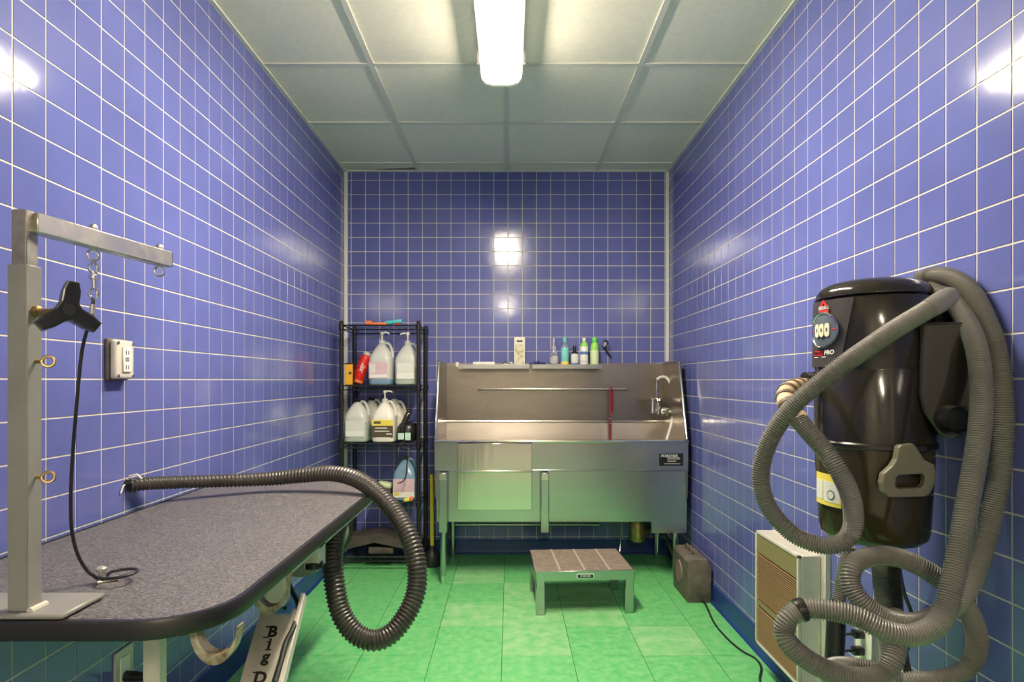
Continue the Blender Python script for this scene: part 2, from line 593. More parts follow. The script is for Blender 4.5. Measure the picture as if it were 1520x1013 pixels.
for y in yb:
    for i in range(4):
        a = xs[i] + (0.012 if i else 0)
        b = xs[i + 1] - (0.012 if i < 3 else 0)
        part('grid_bar', MB().box(a, b, y - 0.012, y + 0.012, ZC + 0.0002, ZC + 0.0062), m_tbar, ce, 0)
struct('trim_1', MB().box(XL + TH, XL + 0.022, YF0, YB - 0.001, ZC - 0.004, ZC + 0.004), m_trimw, 'white ceiling edge strip along the left wall', 'trim')
struct('trim_2', MB().box(XR - 0.022, XR - TH, YF0, YB - 0.001, ZC - 0.004, ZC + 0.004), m_trimw, 'white ceiling edge strip along the right wall', 'trim')
struct('trim_3', MB().box(XL + 0.022, XR - 0.022, YB - 0.022, YB - 0.0021, ZC - 0.004, ZC + 0.004), m_trimw, 'white ceiling edge strip along the far wall', 'trim')
struct('trim_4', MB().box(XL + TH, XL + 0.026, YB - 0.014, YB - 0.0022, 0.1, ZC - 0.005, 0.003), m_trimw, 'white vertical strip in the left far corner', 'trim')
struct('trim_5', MB().box(XR - 0.024, XR - TH, YB - 0.014, YB - 0.0022, 0.1, ZC - 0.005, 0.003), m_trimw, 'white vertical strip in the right far corner', 'trim')
cove = [(0.0022, 0.0), (0.022, 0.0), (0.020, 0.004), (0.012, 0.012), (0.009, 0.024), (0.009, 0.094), (0.006, 0.098), (0.0022, 0.098)]
mbl = MB().prism([(XL + a, z) for a, z in cove], YB - YF0 - 0.012, Matrix.Translation((0, YF0, 0)) @ XZ)
struct('baseboard_left', mbl, m_base, 'navy blue cove baseboard along the left wall', 'baseboard', 30)
mbr = MB().prism([(XR - a, z) for a, z in cove], YB - YF0 - 0.012, Matrix.Translation((0, YF0, 0)) @ XZ)
struct('baseboard_right', mbr, m_base, 'navy blue cove baseboard along the right wall', 'baseboard', 30)
mbb = MB().prism([(YB - a, z) for a, z in cove], XR - XL - 0.05, Matrix.Translation((XL + 0.025, 0, 0)) @ YZ)
struct('baseboard_back', mbb, m_base, 'navy blue cove baseboard along the far wall', 'baseboard', 30)


# ------------------------------------------------------------------ ceiling fixture
def fixture(y0, y1, xc, label, mat, mats):
    zt = ZC
    t = thing('ceiling_light', (xc, (y0 + y1) / 2, zt), label, 'ceiling light')
    part('housing', MB().box(xc - 0.093, xc + 0.093, y0 + 0.01, y1 - 0.01, zt - 0.0345, zt - 0.0005, 0.004), m_trimw, t)
    sec = [(-0.092, -0.034), (-0.094, -0.055), (-0.088, -0.085), (-0.07, -0.105), (-0.04, -0.114), (0.04, -0.114), (0.07, -0.105), (0.088, -0.085), (0.094, -0.055), (0.092, -0.034)]
    part('diffuser', MB().prism([(xc + a, zt + b) for a, b in [(-0.087, -0.0865)] + sec[3:7] + [(0.087, -0.0865)]], y1 - y0 - 0.05, Matrix.Translation((0, y0 + 0.025, 0)) @ XZ), mat, t, 30, label='glowing white diffuser')
    for sx in (-1, 1):
        part('diffuser_side', MB().prism([(xc + sx * 0.092, zt - 0.034), (xc + sx * 0.094, zt - 0.055), (xc + sx * 0.088, zt - 0.0868), (xc + sx * 0.078, zt - 0.0862), (xc + sx * 0.083, zt - 0.035)], y1 - y0 - 0.05, Matrix.Translation((0, y0 + 0.025, 0)) @ XZ), mats, t, 30)
    for yy in (y0, y1 - 0.025):
        part('end_cap', MB().prism([(xc + a * 1.02, zt + b * 1.02) for a, b in sec], 0.0249, Matrix.Translation((0, yy, 0)) @ XZ, bev=0.005), m_lens, t, 30)
    for yy in (y0 + 0.1, (y0 + y1) / 2, y1 - 0.12):
        for sx in (-1, 1):
            part('latch', MB().box(xc + sx * 0.1 - 0.006, xc + sx * 0.1 + 0.006, yy - 0.012, yy + 0.012, zt - 0.075, zt - 0.02, 0.003), m_trimw, t)
    return t


fixture(1.42, 2.66, -0.038, 'long white fluorescent ceiling light fixture in view above the room', m_lamp, m_lamps)
fixture(-3.0, -1.6, -0.06, 'second fluorescent ceiling light behind the viewpoint near the front wall', m_lamp2, m_lamp2s)

# ------------------------------------------------------------------ dog bath tub (stainless)
X0, X1, TF = -0.445, 1.052, 3.48
tub = thing('dog_bath', (0.3, 3.75, 0), 'large stainless steel dog washing tub with tall splash walls against far wall', 'bath')
TB = YB - 0.006
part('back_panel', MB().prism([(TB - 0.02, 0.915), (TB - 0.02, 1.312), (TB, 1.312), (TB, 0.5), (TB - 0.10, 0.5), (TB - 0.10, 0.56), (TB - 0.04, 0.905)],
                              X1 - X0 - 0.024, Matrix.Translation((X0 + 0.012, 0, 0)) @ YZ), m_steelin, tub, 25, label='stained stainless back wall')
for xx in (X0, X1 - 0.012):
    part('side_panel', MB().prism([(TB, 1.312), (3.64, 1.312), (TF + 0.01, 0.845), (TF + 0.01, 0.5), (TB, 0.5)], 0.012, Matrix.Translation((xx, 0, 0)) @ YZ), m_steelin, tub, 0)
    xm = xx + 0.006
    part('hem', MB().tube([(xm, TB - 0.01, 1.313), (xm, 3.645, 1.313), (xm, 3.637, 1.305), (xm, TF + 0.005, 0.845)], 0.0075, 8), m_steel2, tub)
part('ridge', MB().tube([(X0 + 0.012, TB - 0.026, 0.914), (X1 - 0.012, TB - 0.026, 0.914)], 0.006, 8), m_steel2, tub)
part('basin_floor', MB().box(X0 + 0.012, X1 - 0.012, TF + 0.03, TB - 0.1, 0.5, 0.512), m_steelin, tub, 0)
part('rim', MB().box(X0 - 0.004, X1 + 0.004, TF - 0.012, TF + 0.028, 0.826, 0.842, 0.006, 2), m_steel2, tub)
part('upper_apron', MB().box(X0, X1, TF, TF + 0.02, 0.668, 0.826), m_steel, tub, 0)
part('apron_ledge', MB().box(X0, X1, TF - 0.006, TF + 0.03, 0.658, 0.668, 0.003), m_steel, tub)
part('lower_panel', MB().prism([(X0 + 0.012, 0.658), (X0 + 0.012, 0.356), (0.84, 0.356), (0.84, 0.287), (X1 - 0.004, 0.287), (X1 - 0.004, 0.658)], 0.014,
                               Matrix.Translation((0, TF + 0.016, 0)) @ XZ), m_steel, tub, 0)
for xx in (X0 + 0.012, X1 - 0.018):
    part('end_panel', MB().box(xx, xx + 0.012, TF + 0.03, TB - 0.03, 0.36, 0.655), m_steel, tub, 0)
part('underside', MB().box(X0 + 0.03, X1 - 0.03, TF + 0.034, TB - 0.03, 0.372, 0.38), m_steel, tub, 0)
gz = [(0.665, 0.826), (0.432, 0.655)]
for z0, z1 in gz:
    part('gate_panel', MB().box(-0.309, 0.130, TF - 0.024, TF - 0.013, z0, z1, 0.003), m_gate, tub, label='polished removable front gate panel')
part('gate_ridge', MB().box(-0.311, 0.132, TF - 0.032, TF - 0.013, 0.653, 0.667, 0.005, 2), m_steel2, tub)
for xx in (-0.415, 0.180):
    b_ = part('ramp_bracket', MB().box(xx, xx + 0.048, TF - 0.048, TF - 0.007, 0.305, 0.655, 0.004), m_steel, tub)
    part('bracket_cap', MB().box(xx + 0.002, xx + 0.046, TF - 0.051, TF - 0.044, 0.612, 0.652, 0.002), m_steel2, b_)
for (lx, ly, zt) in ((-0.391, TF - 0.02, 0.305), (-0.384, 3.96, 0.372), (0.992, TF + 0.055, 0.372), (0.985, 3.96, 0.372)):
    lg = part('leg', MB().cyl((lx, ly, 0.05), (lx, ly, zt), 0.017, 0.020), m_steel, tub)
    part('foot', MB().lathe((lx, ly, 0), [(0.010, 0.0), (0.013, 0.01), (0.015, 0.052)], 16), m_chrome, lg)
part('cross_tube', MB().cyl((-0.384, 3.96, 0.225), (0.60, 3.96, 0.225), 0.011), m_steel, tub)
part('brace', MB().cyl((-0.384, 3.9, 0.355), (-0.39, 3.50, 0.14), 0.010), m_steel, tub)
part('brace', MB().cyl((0.98, 3.9, 0.30), (0.992, 3.55, 0.12), 0.010), m_steel, tub)
for xa, xb2 in ((-0.345, 0.128), (0.150, 0.612)):
    part('shelf_tray', MB().prism([(3.925, 1.272), (3.925, 1.300), (3.928, 1.300), (3.929, 1.286), (TB - 0.021, 1.286), (TB - 0.021, 1.283), (3.930, 1.283), (3.928, 1.272)],
                                  xb2 - xa, Matrix.Translation((xa, 0, 0)) @ YZ), m_steel, tub, 0)
bar = part('tie_bar', MB().tube([(-0.214, TB - 0.025, 1.133), (-0.214, TB - 0.06, 1.135), (-0.205, TB - 0.066, 1.135), (0.785, TB - 0.066, 1.135), (0.794, TB - 0.06, 1.135), (0.794, TB - 0.025, 1.133)], 0.0075, 8), m_alu, tub)
pl = part('name_plate', MB().box(0.880, 1.022, TF - 0.004, TF - 0.0005, 0.690, 0.762, 0.001), m_plate, tub, label='black maker plate with pale lettering')
part('lettering', text_mb('FOREVER', 0.021, facing_front(0.938, TF - 0.0045, 0.748), shear=0.2, sx=1.15), m_wink, pl, 0)
part('lettering', text_mb('STAINLESS STEEL', 0.010, facing_front(0.965, TF - 0.0045, 0.731)), m_wink, pl, 0)
part('lettering', text_mb('PRODUCTS', 0.010, facing_front(0.955, TF - 0.0045, 0.717)), m_wink, pl, 0)
part('underline', MB().box(0.925, 1.0, TF - 0.0048, TF - 0.004, 0.7385, 0.7395).box(0.91, 1.005, TF - 0.0048, TF - 0.004, 0.7015, 0.7028), m_wink, pl, 0)
# drain below the tub
dr = part('drain_pipe', MB().tube(spline([(0.60, 3.80, 0.372), (0.60, 3.80, 0.34), (0.63, 3.79, 0.318), (0.70, 3.78, 0.312), (0.78, 3.78, 0.312)], 0.01), 0.026, 14), m_brass, tub)
part('pipe_nut', MB().cyl((0.70, 3.78, 0.312), (0.73, 3.78, 0.312), 0.034), m_brass, dr)
part('trap', MB().lathe((0.815, 3.77, 0.16), [(0.02, 0.0), (0.045, 0.008), (0.052, 0.02), (0.052, 0.13), (0.045, 0.15), (0.045, 0.21)], 20), m_brass, tub)
part('trap_outlet', MB().tube(spline([(0.85, 3.78, 0.22), (0.90, 3.82, 0.23), (0.93, 3.88, 0.23), (0.935, 3.95, 0.2)], 0.01), 0.024, 12), m_brass, tub)
part('drain_valve', MB().cyl((0.94, 3.75, 0.1), (0.94, 3.75, 0.22), 0.008), m_chrome, tub)
part('drain_lever', MB().cyl((0.705, 3.70, 0.31), (0.665, 3.58, 0.13), 0.0035), m_chrome, tub)
# faucet
fx, fy = 0.958, 3.86
fau = part('faucet', MB().cyl((fx - 0.03, fy, 1.0), (fx + 0.085, fy, 0.985), 0.014).cyl((fx + 0.07, fy, 0.985), (fx + 0.084, fy, 0.984), 0.026)
           .cyl((fx - 0.026, fy - 0.012, 0.98), (fx - 0.026, fy - 0.012, 1.062), 0.022, 0.018).cyl((fx + 0.012, fy, 0.972), (fx + 0.012, fy, 1.055), 0.020, 0.023), m_chrome, tub)
part('valve_knob', MB().lathe((fx - 0.026, fy - 0.012, 1.058), [(0.014, 0), (0.029, 0.006), (0.029, 0.018), (0.014, 0.024)], 12), m_chrome, fau)
part('valve_knob', MB().lathe((fx + 0.045, fy - 0.03, 0.992), [(0.012, -0.022), (0.026, -0.018), (0.026, 0.0), (0.012, 0.004)], 12, 'Y'), m_chrome, fau)
part('valve_knob', MB().lathe((fx + 0.012, fy, 1.055), [(0.020, 0), (0.028, 0.006), (0.024, 0.018), (0.012, 0.024)], 12), m_chrome, fau)
part('riser', MB().tube([(fx + 0.003, fy, 1.05), (fx + 0.003, fy, 1.12), (fx + 0.003, fy, 1.122), (fx + 0.003, fy, 1.15), (fx + 0.003, fy, 1.152), (fx + 0.003, fy, 1.205)], [0.006, 0.006, 0.011, 0.011, 0.006, 0.005], 10), m_chrome, fau)
part('spray_hose', cable_mb([(fx + 0.003, fy, 1.20), P(981, 560, fy), P(989, 561, fy), P(997, 573, 3.84), P(1001, 592, 3.82), P(1000, 612, 3.80), P(996, 632, 3.76), P(990, 652, 3.70), P(986, 672, 3.66), P(980, 690, 3.66)], 0.0085), m_trimw, fau, label='pale curved spray hose')
part('drain_strainer', MB().lathe((0.75, 3.75, 0.512), [(0.05, 0), (0.05, 0.004), (0.02, 0.008)], 18), m_chrome, tub)

# leash over the tie bar
lsy = TB - 0.066
ls = thing('leash', (0.66, lsy, 0.8), 'dark red strap looped over the tub bar and hanging into the tub', 'leash')
mb = MB()
for dx, zb, yy in ((-0.006, 0.60, lsy - 0.012), (0.010, 0.98, lsy + 0.012)):
    mb.box(0.684 + dx - 0.0075, 0.684 + dx + 0.0075, yy - 0.0015, yy + 0.0015, zb, 1.14, 0.001)
mb.torus((0.686, lsy, 1.138), 0.0125, 0.0035, (1, 0, 0), 20, 6)
part('strap', mb, m_dred, ls)
for za, zb, xi in ((0.93, 0.945, 0.0), (0.90, 0.907, 0.002), (0.955, 0.96, 0.002)):
    part('buckle', MB().box(0.668 + xi, 0.690 - xi, lsy - 0.018, lsy - 0.0135, za, zb, 0.001), m_chrome, ls)

# ------------------------------------------------------------------ things on the tub trays
TZ = 1.286


def bottle(name, x, y, prof, mat, label, cat, extra, grp=None):
    t = thing(name, (x, y, TZ), label, cat, grp)
    part('body', MB().lathe((x, y, TZ), prof, 20), mat, t)
    for nm, pr, mt in extra:
        part(nm, MB().lathe((x, y, TZ), pr, 20), mt, t)
    return t


BY = 3.975
c_ = thing('carton', (0.0645, BY, TZ), 'tall cream printed carton standing on the left tray of the tub', 'carton')
part('box', MB().box(0.028, 0.101, BY - 0.022, BY + 0.022, TZ, TZ + 0.2, 0.002), m_hdpew, c_)
part('print', MB().box(0.035, 0.094, BY - 0.0232, BY - 0.0222, TZ + 0.02, TZ + 0.15), m_carton, c_, 0, label='floral printed panel')
part('print', MB().box(0.045, 0.084, BY - 0.0232, BY - 0.0222, TZ + 0.165, TZ + 0.178), m_brn, c_, 0)
BX = lambda px: (px - CX) * BY / F
x = BX(822)
bg = thing('plastic_bag', (x, BY, TZ), 'clear tied plastic bag with a white disc inside, on right tray', 'bag')
part('film', MB().lathe((x, BY, TZ), [(0.028, 0.0), (0.033, 0.01), (0.033, 0.07), (0.02, 0.12), (0.006, 0.165), (0.005, 0.175), (0.013, 0.205)], 14), m_clear, bg)
part('disc', MB().cyl((x + 0.003, BY - 0.008, TZ + 0.046), (x + 0.003, BY + 0.004, TZ + 0.046), 0.027), m_labw, bg, label='white disc')
part('tie', MB().torus((x, BY, TZ + 0.168), 0.006, 0.0025, (0, 0, 1), 12, 6), m_trimw, bg)
x = BX(838.5)
bottle('shampoo_bottle', x, BY, [(0.024, 0), (0.026, 0.004), (0.026, 0.12), (0.022, 0.14), (0.011, 0.158), (0.011, 0.165)], m_clear,
       'slim bottle with aqua label and aqua cap on the right tray', 'bottle',
       [('cap', [(0.012, 0.163), (0.014, 0.166), (0.013, 0.197), (0.009, 0.2)], m_aqua), ('label_band', [(0.0265, 0.036), (0.0268, 0.037), (0.0268, 0.125), (0.0262, 0.126)], m_aqua),
        ('lower_band', [(0.0265, 0.003), (0.0268, 0.004), (0.0268, 0.035), (0.0265, 0.0355)], m_yell)], 'bottles on the right tub tray')
x = BX(853)
bottle('dropper_bottle', x, BY, [(0.024, 0), (0.026, 0.004), (0.026, 0.075), (0.022, 0.085), (0.011, 0.09), (0.011, 0.095)], m_lab,
       'short pale bottle with a black pointed cap on the right tray', 'bottle',
       [('cap', [(0.018, 0.088), (0.018, 0.100), (0.010, 0.106), (0.012, 0.135), (0.009, 0.142)], m_blk), ('print_band', [(0.0263, 0.012), (0.0265, 0.013), (0.0265, 0.024), (0.0263, 0.025)], m_blue)], 'bottles on the right tub tray')
x = BX(867)
bottle('shampoo_bottle', x, BY, [(0.025, 0), (0.027, 0.004), (0.027, 0.135), (0.022, 0.155), (0.013, 0.166), (0.011, 0.172)], m_lime,
       'lime green bottle with white label and white cap on right tray', 'bottle',
       [('cap', [(0.011, 0.17), (0.0125, 0.172), (0.0125, 0.19), (0.010, 0.194)], m_labw), ('label_band', [(0.0275, 0.002), (0.0278, 0.003), (0.0278, 0.135), (0.0272, 0.136)], m_labw),
        ('print_band', [(0.0279, 0.082), (0.0281, 0.083), (0.0281, 0.1), (0.0279, 0.101)], m_blue), ('print_band', [(0.0279, 0.036), (0.0281, 0.0365), (0.0281, 0.038), (0.0279, 0.0385)], m_blue)], 'bottles on the right tub tray')
x = BX(882.5)
bottle('shampoo_bottle', x, BY, [(0.026, 0), (0.028, 0.004), (0.028, 0.13), (0.024, 0.152), (0.016, 0.163), (0.014, 0.168)], m_lime,
       'bright green capped bottle with pale green label, rightmost on the tray', 'bottle',
       [('cap', [(0.015, 0.166), (0.0175, 0.17), (0.0165, 0.192), (0.010, 0.2)], m_grn), ('label_band', [(0.0284, 0.004), (0.0287, 0.005), (0.0287, 0.11), (0.028, 0.111)], m_mint)], 'bottles on the right tub tray')
x, y = BX(797), 3.97
br = thing('grooming_brush', (x, y, TZ), 'dark blue brush lying across the gap between the two tub trays', 'brush')
part('handle', MB().tube([(x - 0.055, y - 0.02, TZ + 0.022), (x - 0.02, y - 0.02, TZ + 0.024), (x + 0.06, y - 0.01, TZ + 0.022)], [0.006, 0.009, 0.006], 10), m_indigo, br)
part('head', MB().box(x - 0.02, x + 0.015, y - 0.034, y, TZ + 0.016, TZ + 0.042, 0.005, 2), m_indigo, br)
x, y = -0.16, 3.97
cl = solo('folded_cloth', MB().box(x - 0.09, x + 0.06, y - 0.03, y + 0.035, TZ, TZ + 0.033, 0.009, 3), m_labw, (x, y, TZ), 'white folded cloth lying in the left tray', 'cloth')
cl2 = solo('soap_bar', MB().box(0.0 - 0.055, 0.0 + 0.018, y - 0.025, y + 0.03, TZ, TZ + 0.031, 0.008, 3), m_trimw, (0.0, y, TZ), 'white bar beside the carton in the left tray', 'soap')
x, y = -0.315, 3.99
solo('tray_clip', MB().box(x - 0.055, x - 0.035, TB - 0.05, TB - 0.021, 1.285, 1.318, 0.003), m_trimw, (x, y, TZ), 'small white clip on tub edge left of the trays', 'clip')
x = -0.028
sc_ = thing('scissors', (x, 3.95, TZ + 0.02), 'dark curved scissors lying in front of white bar in left tray', 'scissors')
part('blade', MB().tube([(x - 0.032, 3.938, TZ + 0.022), (x, 3.938, TZ + 0.032), (x + 0.032, 3.938, TZ + 0.022)], 0.003, 6), m_blkm, sc_)
hk = P(897, 512, 4.03)
nz = thing('spray_clip', hk, 'small chrome and black clip fixed to far wall right of green bottle', 'clip')
part('base', MB().cyl(hk + Vector((0, 0.03, 0)), hk + Vector((0, -0.02, 0)), 0.02, 0.014), m_chrome, nz)
part('jaw', MB().torus(hk + Vector((0.006, -0.02, 0.01)), 0.016, 0.005, (0.3, 1, 0), 16, 8), m_blk, nz)
part('strap', MB().tube([hk + Vector((0.0, -0.01, -0.01)), hk + Vector((0.015, -0.01, -0.045)), hk + Vector((0.05, 0.012, -0.085))], 0.005, 8), m_blk, nz)

# ------------------------------------------------------------------ step stool
st = thing('step_stool', (0, 0, 0), 'low metal step stool with gritty brown tread in front of the tub', 'stool')
sw, sd, sh = 0.255, 0.195, 0.224
part('tread', MB().box(-sw + .006, sw - .006, -sd + .006, sd - .006, sh - 0.012, sh + 0.001, 0.003), m_grit, st, label='brown gritty tread')
for k in range(3):
    xx = -sw + (k + 1) * sw / 2
    part('tread_seam', MB().box(xx - 0.005, xx + 0.005, -sd + .008, sd - .008, sh + 0.0005, sh + 0.0025), m_gritl, st, 0)
part('apron', MB().box(-sw, sw, -sd, -sd + 0.006, sh - 0.05, sh, 0.001).box(-sw, sw, sd - 0.006, sd, sh - 0.05, sh, 0.001)
     .box(-sw, -sw + 0.006, -sd, sd, sh - 0.05, sh, 0.001).box(sw - 0.006, sw, -sd, sd, sh - 0.05, sh, 0.001), m_steel, st)
for sx in (-1, 1):
    for sy in (-1, 1):
        cx_, cy_ = sx * (sw - 0.026), sy * (sd - 0.026)
        part('leg', MB().box(cx_ - 0.022, cx_ + 0.022, cy_ - 0.022, cy_ + 0.022, 0.001, sh - 0.013, 0.003), m_steel, st)
bd = part('badge', MB().box(-0.045, 0.045, -sd - 0.003, -sd - 0.0005, sh - 0.038, sh - 0.014, 0.001), m_labgn, st, label='green name badge')
part('badge_face', MB().box(-0.04, 0.04, -sd - 0.004, -sd - 0.003, sh - 0.034, sh - 0.018), m_plate, bd, 0)
part('lettering', text_mb('FOREVER', 0.012, facing_front(0, -sd - 0.0044, sh - 0.026), sx=1.1), m_wink, bd, 0)
st.location = (0.373, 3.195, 0)
st.rotation_euler = (0, 0, R(3.2))

# ------------------------------------------------------------------ dusty blower box with cord
bl = thing('floor_blower', (1.02, 3.30, 0), 'dusty dark grey box appliance on floor beside right wall near the tub', 'blower')
part('case', MB().prism([(0.952, 0.0), (1.082, 0.0), (1.082, 0.19), (1.055, 0.236), (0.972, 0.236), (0.952, 0.218)], 0.285, Matrix.Translation((0, 3.158, 0)) @ XZ, bev=0.008), m_dust, bl)
gr = part('grille_ring', MB().torus((0.951, 3.31, 0.125), 0.055, 0.006, (1, 0, 0), 28, 8), m_grit, bl)
for k in range(-4, 5):
    z = 0.125 + k * 0.0115
    w = math.sqrt(max(0, 0.053 ** 2 - (k * 0.0115) ** 2))
    part('grille_slat', MB().box(0.945, 0.951, 3.31 - w, 3.31 + w, z - 0.0022, z + 0.0022), m_grit, gr, 0)
part('carry_handle', MB().tube([(1.0, 3.24, 0.236), (1.0, 3.245, 0.262), (1.0, 3.255, 0.267), (1.0, 3.335, 0.267), (1.0, 3.345, 0.262), (1.0, 3.35, 0.236)], 0.006, 8), m_dust, bl)
part('power_cord', cable_mb([(1.02, 3.157, 0.03), (1.035, 3.12, 0.008), P(1060, 925, 2.90), P(1078, 947, 2.73), P(1100, 966, 2.60), P(1122, 979, 2.52), P(1130, 992, 2.44), P(1128, 1010, 2.345), P(1135, 1030, 2.245)], 0.005), m_blkm, bl)

# ------------------------------------------------------------------ wire shelf rack
RX0, RX1, RY0, RY1 = -1.058, -0.574, 3.70, 4.02
rk = thing('wire_shelf_rack', (-0.816, 3.86, 0), 'black wire shelf rack with five shelves standing in the left far corner', 'shelf rack')
SH = [1.540, 1.160, 0.795, 0.425, 0.085]
for x in (RX0, RX1):
    for y in (RY0, RY1):
        p_ = part('post', MB().cyl((x, y, 0.0), (x, y, 1.558), 0.0125, seg=12), m_blkm, rk)
        part('post_cap', MB().lathe((x, y, 1.557), [(0.0135, 0), (0.0135, 0.006), (0.008, 0.011)], 12), m_blk, p_)
for z in SH:
    fr = part('shelf_frame', MB().tube([(RX0, RY0, z), (RX1, RY0, z)], 0.0045, 6).tube([(RX0, RY1, z), (RX1, RY1, z)], 0.0045, 6)
              .tube([(RX0, RY0, z), (RX0, RY1, z)], 0.0045, 6).tube([(RX1, RY0, z), (RX1, RY1, z)], 0.0045, 6)
              .tube([(RX0, RY0, z - 0.026), (RX1, RY0, z - 0.026)], 0.0035, 6).tube([(RX0, RY1, z - 0.026), (RX1, RY1, z - 0.026)], 0.0035, 6)
              .tube([(RX0, RY0, z - 0.026), (RX0, RY1, z - 0.026)], 0.0035, 6).tube([(RX1, RY0, z - 0.026), (RX1, RY1, z - 0.026)], 0.0035, 6), m_blkm, rk)
    w = MB()
    n = 20
    for k in range(1, n):
        x = RX0 + (RX1 - RX0) * k / n
        w.tube([(x, RY0, z + 0.004), (x, RY1, z + 0.004)], 0.0018, 5)
    zg = []
    for k in range(25):
        x = RX0 + (RX1 - RX0) * k / 24
        zg.append((x, RY0, z if k % 2 else z - 0.026))
    w.tube(zg, 0.0022, 5)
    w.tube([(a, RY1, c) for a, b, c in zg], 0.0022, 5)
    part('shelf_wires', w, m_blkm, fr, kind='stuff')
    for x in (RX0, RX1):
        for y in (RY0, RY1):
            part('collar', MB().lathe((x, y, z - 0.03), [(0.0145, 0), (0.018, 0.004), (0.0165, 0.034), (0.0135, 0.036)], 12), m_blk, fr)


# ------------------------------------------------------------------ gallon jugs
def jug(x, y, z, label, body=m_hdpe, liquid=None, lab=(), pump=None, cap=m_labw, h=1.0, hang=0, grp='gallon jugs on the wire rack'):
    t = thing('gallon_jug', (x, y, z), label, 'jug', grp)
    k = h
    prof = [(0.064, 0.0), (0.072, 0.006), (0.0745, 0.02), (0.0745, 0.15 * k), (0.0715, 0.166 * k), (0.058, 0.195 * k), (0.040, 0.222 * k), (0.026, 0.24 * k), (0.0185, 0.247 * k), (0.0185, 0.262 * k)]
    sup = [4.5, 4.5, 4.5, 4.5, 4, 3, 2.4, 2, 2, 2]
    part('body', MB().lathe((x, y, z), prof, 32, sup=sup), body, t)
    if liquid:
        part('liquid_band', MB().lathe((x, y, z), [(0.0655, 0.0015), (0.073, 0.007), (0.0755, 0.021), (0.0755, liquid[1])], 32, sup=[4.5] * 4), liquid[0], t, label='band of liquid showing through')
    d = Vector((math.cos(R(hang)), math.sin(R(hang)), 0))
    o = Vector((x, y, z))
    part('handle', MB().tube(spline([o + d * 0.016 + Vector((0, 0, 0.245 * k)), o + d * 0.032 + Vector((0, 0, 0.252 * k)), o + d * 0.050 + Vector((0, 0, 0.240 * k)), o + d * 0.064 + Vector((0, 0, 0.21 * k)), o + d * 0.071 + Vector((0, 0, 0.18 * k)), o + d * 0.066 + Vector((0, 0, 0.155 * k))], 0.008), 0.0095, 10), body, t)
    for li, (nm, xa, xb_, za, zb, mt) in enumerate(lab):
        part(nm, MB().box(x + xa, x + xb_, y - 0.0772 - 0.0008 * li, y - 0.0752, z + za, z + zb, 0.001), mt, t)
    zt = z + 0.262 * k
    if pump is not None:
        part('collar', MB().lathe((x, y, zt - 0.014), [(0.0205, 0), (0.0205, 0.018), (0.012, 0.024)], 16), m_labw, t)
        pm = part('pump', MB().cyl((x, y, zt), (x, y, zt + 0.05), 0.006).lathe((x, y, zt + 0.044), [(0.011, 0), (0.013, 0.006), (0.012, 0.018), (0.006, 0.021)], 12), m_labw, t)
        part('nozzle', MB().tube([(x, y, zt + 0.056), (x + pump * 0.03, y, zt + 0.057), (x + pump * 0.044, y, zt + 0.052), (x + pump * 0.046, y, zt + 0.046)], [0.007, 0.006, 0.005, 0.0045], 8), m_labw, pm)
    else:
        part('cap', MB().lathe((x, y, zt - 0.012), [(0.021, 0), (0.0215, 0.002), (0.0215, 0.016), (0.018, 0.018)], 16), cap, t)
    return t


z2, z3, z4 = SH[1] + 0.006, SH[2] + 0.006, SH[3] + 0.006
jug(-0.834, 3.84, z2, 'pump gallon jug with pink label and blue liquid on second shelf', liquid=(m_liqb, 0.036), pump=1, h=1.08,
    lab=[('label', -0.068, 0.05, 0.04, 0.145, m_pink), ('label_strip', -0.06, 0.05, 0.046, 0.066, m_labw), ('label_picture', -0.062, -0.025, 0.075, 0.13, m_lab)])
jug(-0.666, 3.84, z2, 'clear pump gallon jug with pale grey label on second shelf', liquid=(m_liqg, 0.11), pump=-1, h=1.06,
    lab=[('label', -0.058, 0.055, 0.035, 0.14, m_lab), ('label_strip', -0.058, 0.055, 0.038, 0.075, m_labw)])
jug(-0.982, 3.80, z3, 'clear gallon jug with pale label at left front of the third shelf', liquid=(m_liqg, 0.13), cap=m_blk, h=1.02,
    lab=[('label', -0.058, 0.062, 0.035, 0.135, m_lab), ('label_strip', -0.058, 0.062, 0.038, 0.072, m_labw)])
jug(-0.930, 3.962, z3, 'half hidden milky gallon jug behind the clear one on third shelf', cap=m_blk, h=1.04)
jug(-0.806, 3.80, z3, 'white pump gallon jug with yellow and dark label on third shelf', body=m_hdpew, pump=1, h=1.02,
    lab=[('label', -0.066, 0.066, 0.035, 0.14, m_brn), ('label_band', -0.067, 0.067, 0.105, 0.143, m_yell), ('label_logo', -0.055, -0.01, 0.118, 0.134, m_brn),
         ('label_text', -0.045, 0.03, 0.088, 0.095, m_lab), ('label_text', -0.05, 0.045, 0.068, 0.075, m_lab), ('label_text', 0.025, 0.06, 0.05, 0.058, m_labw)])
jug(-0.775, 3.962, z3, 'white gallon jug hidden behind the yellow labelled one on third shelf', body=m_hdpew, h=1.0)
jug(-0.672, 3.80, z4, 'blue gallon jug with large pink label on the fourth shelf', body=m_liqb, cap=m_blk, h=1.02,
    lab=[('label', -0.068, 0.068, 0.02, 0.14, m_pink), ('label_strip', -0.068, 0.068, 0.022, 0.055, m_labw), ('label_mark', -0.06, -0.03, 0.035, 0.055, m_yell)])

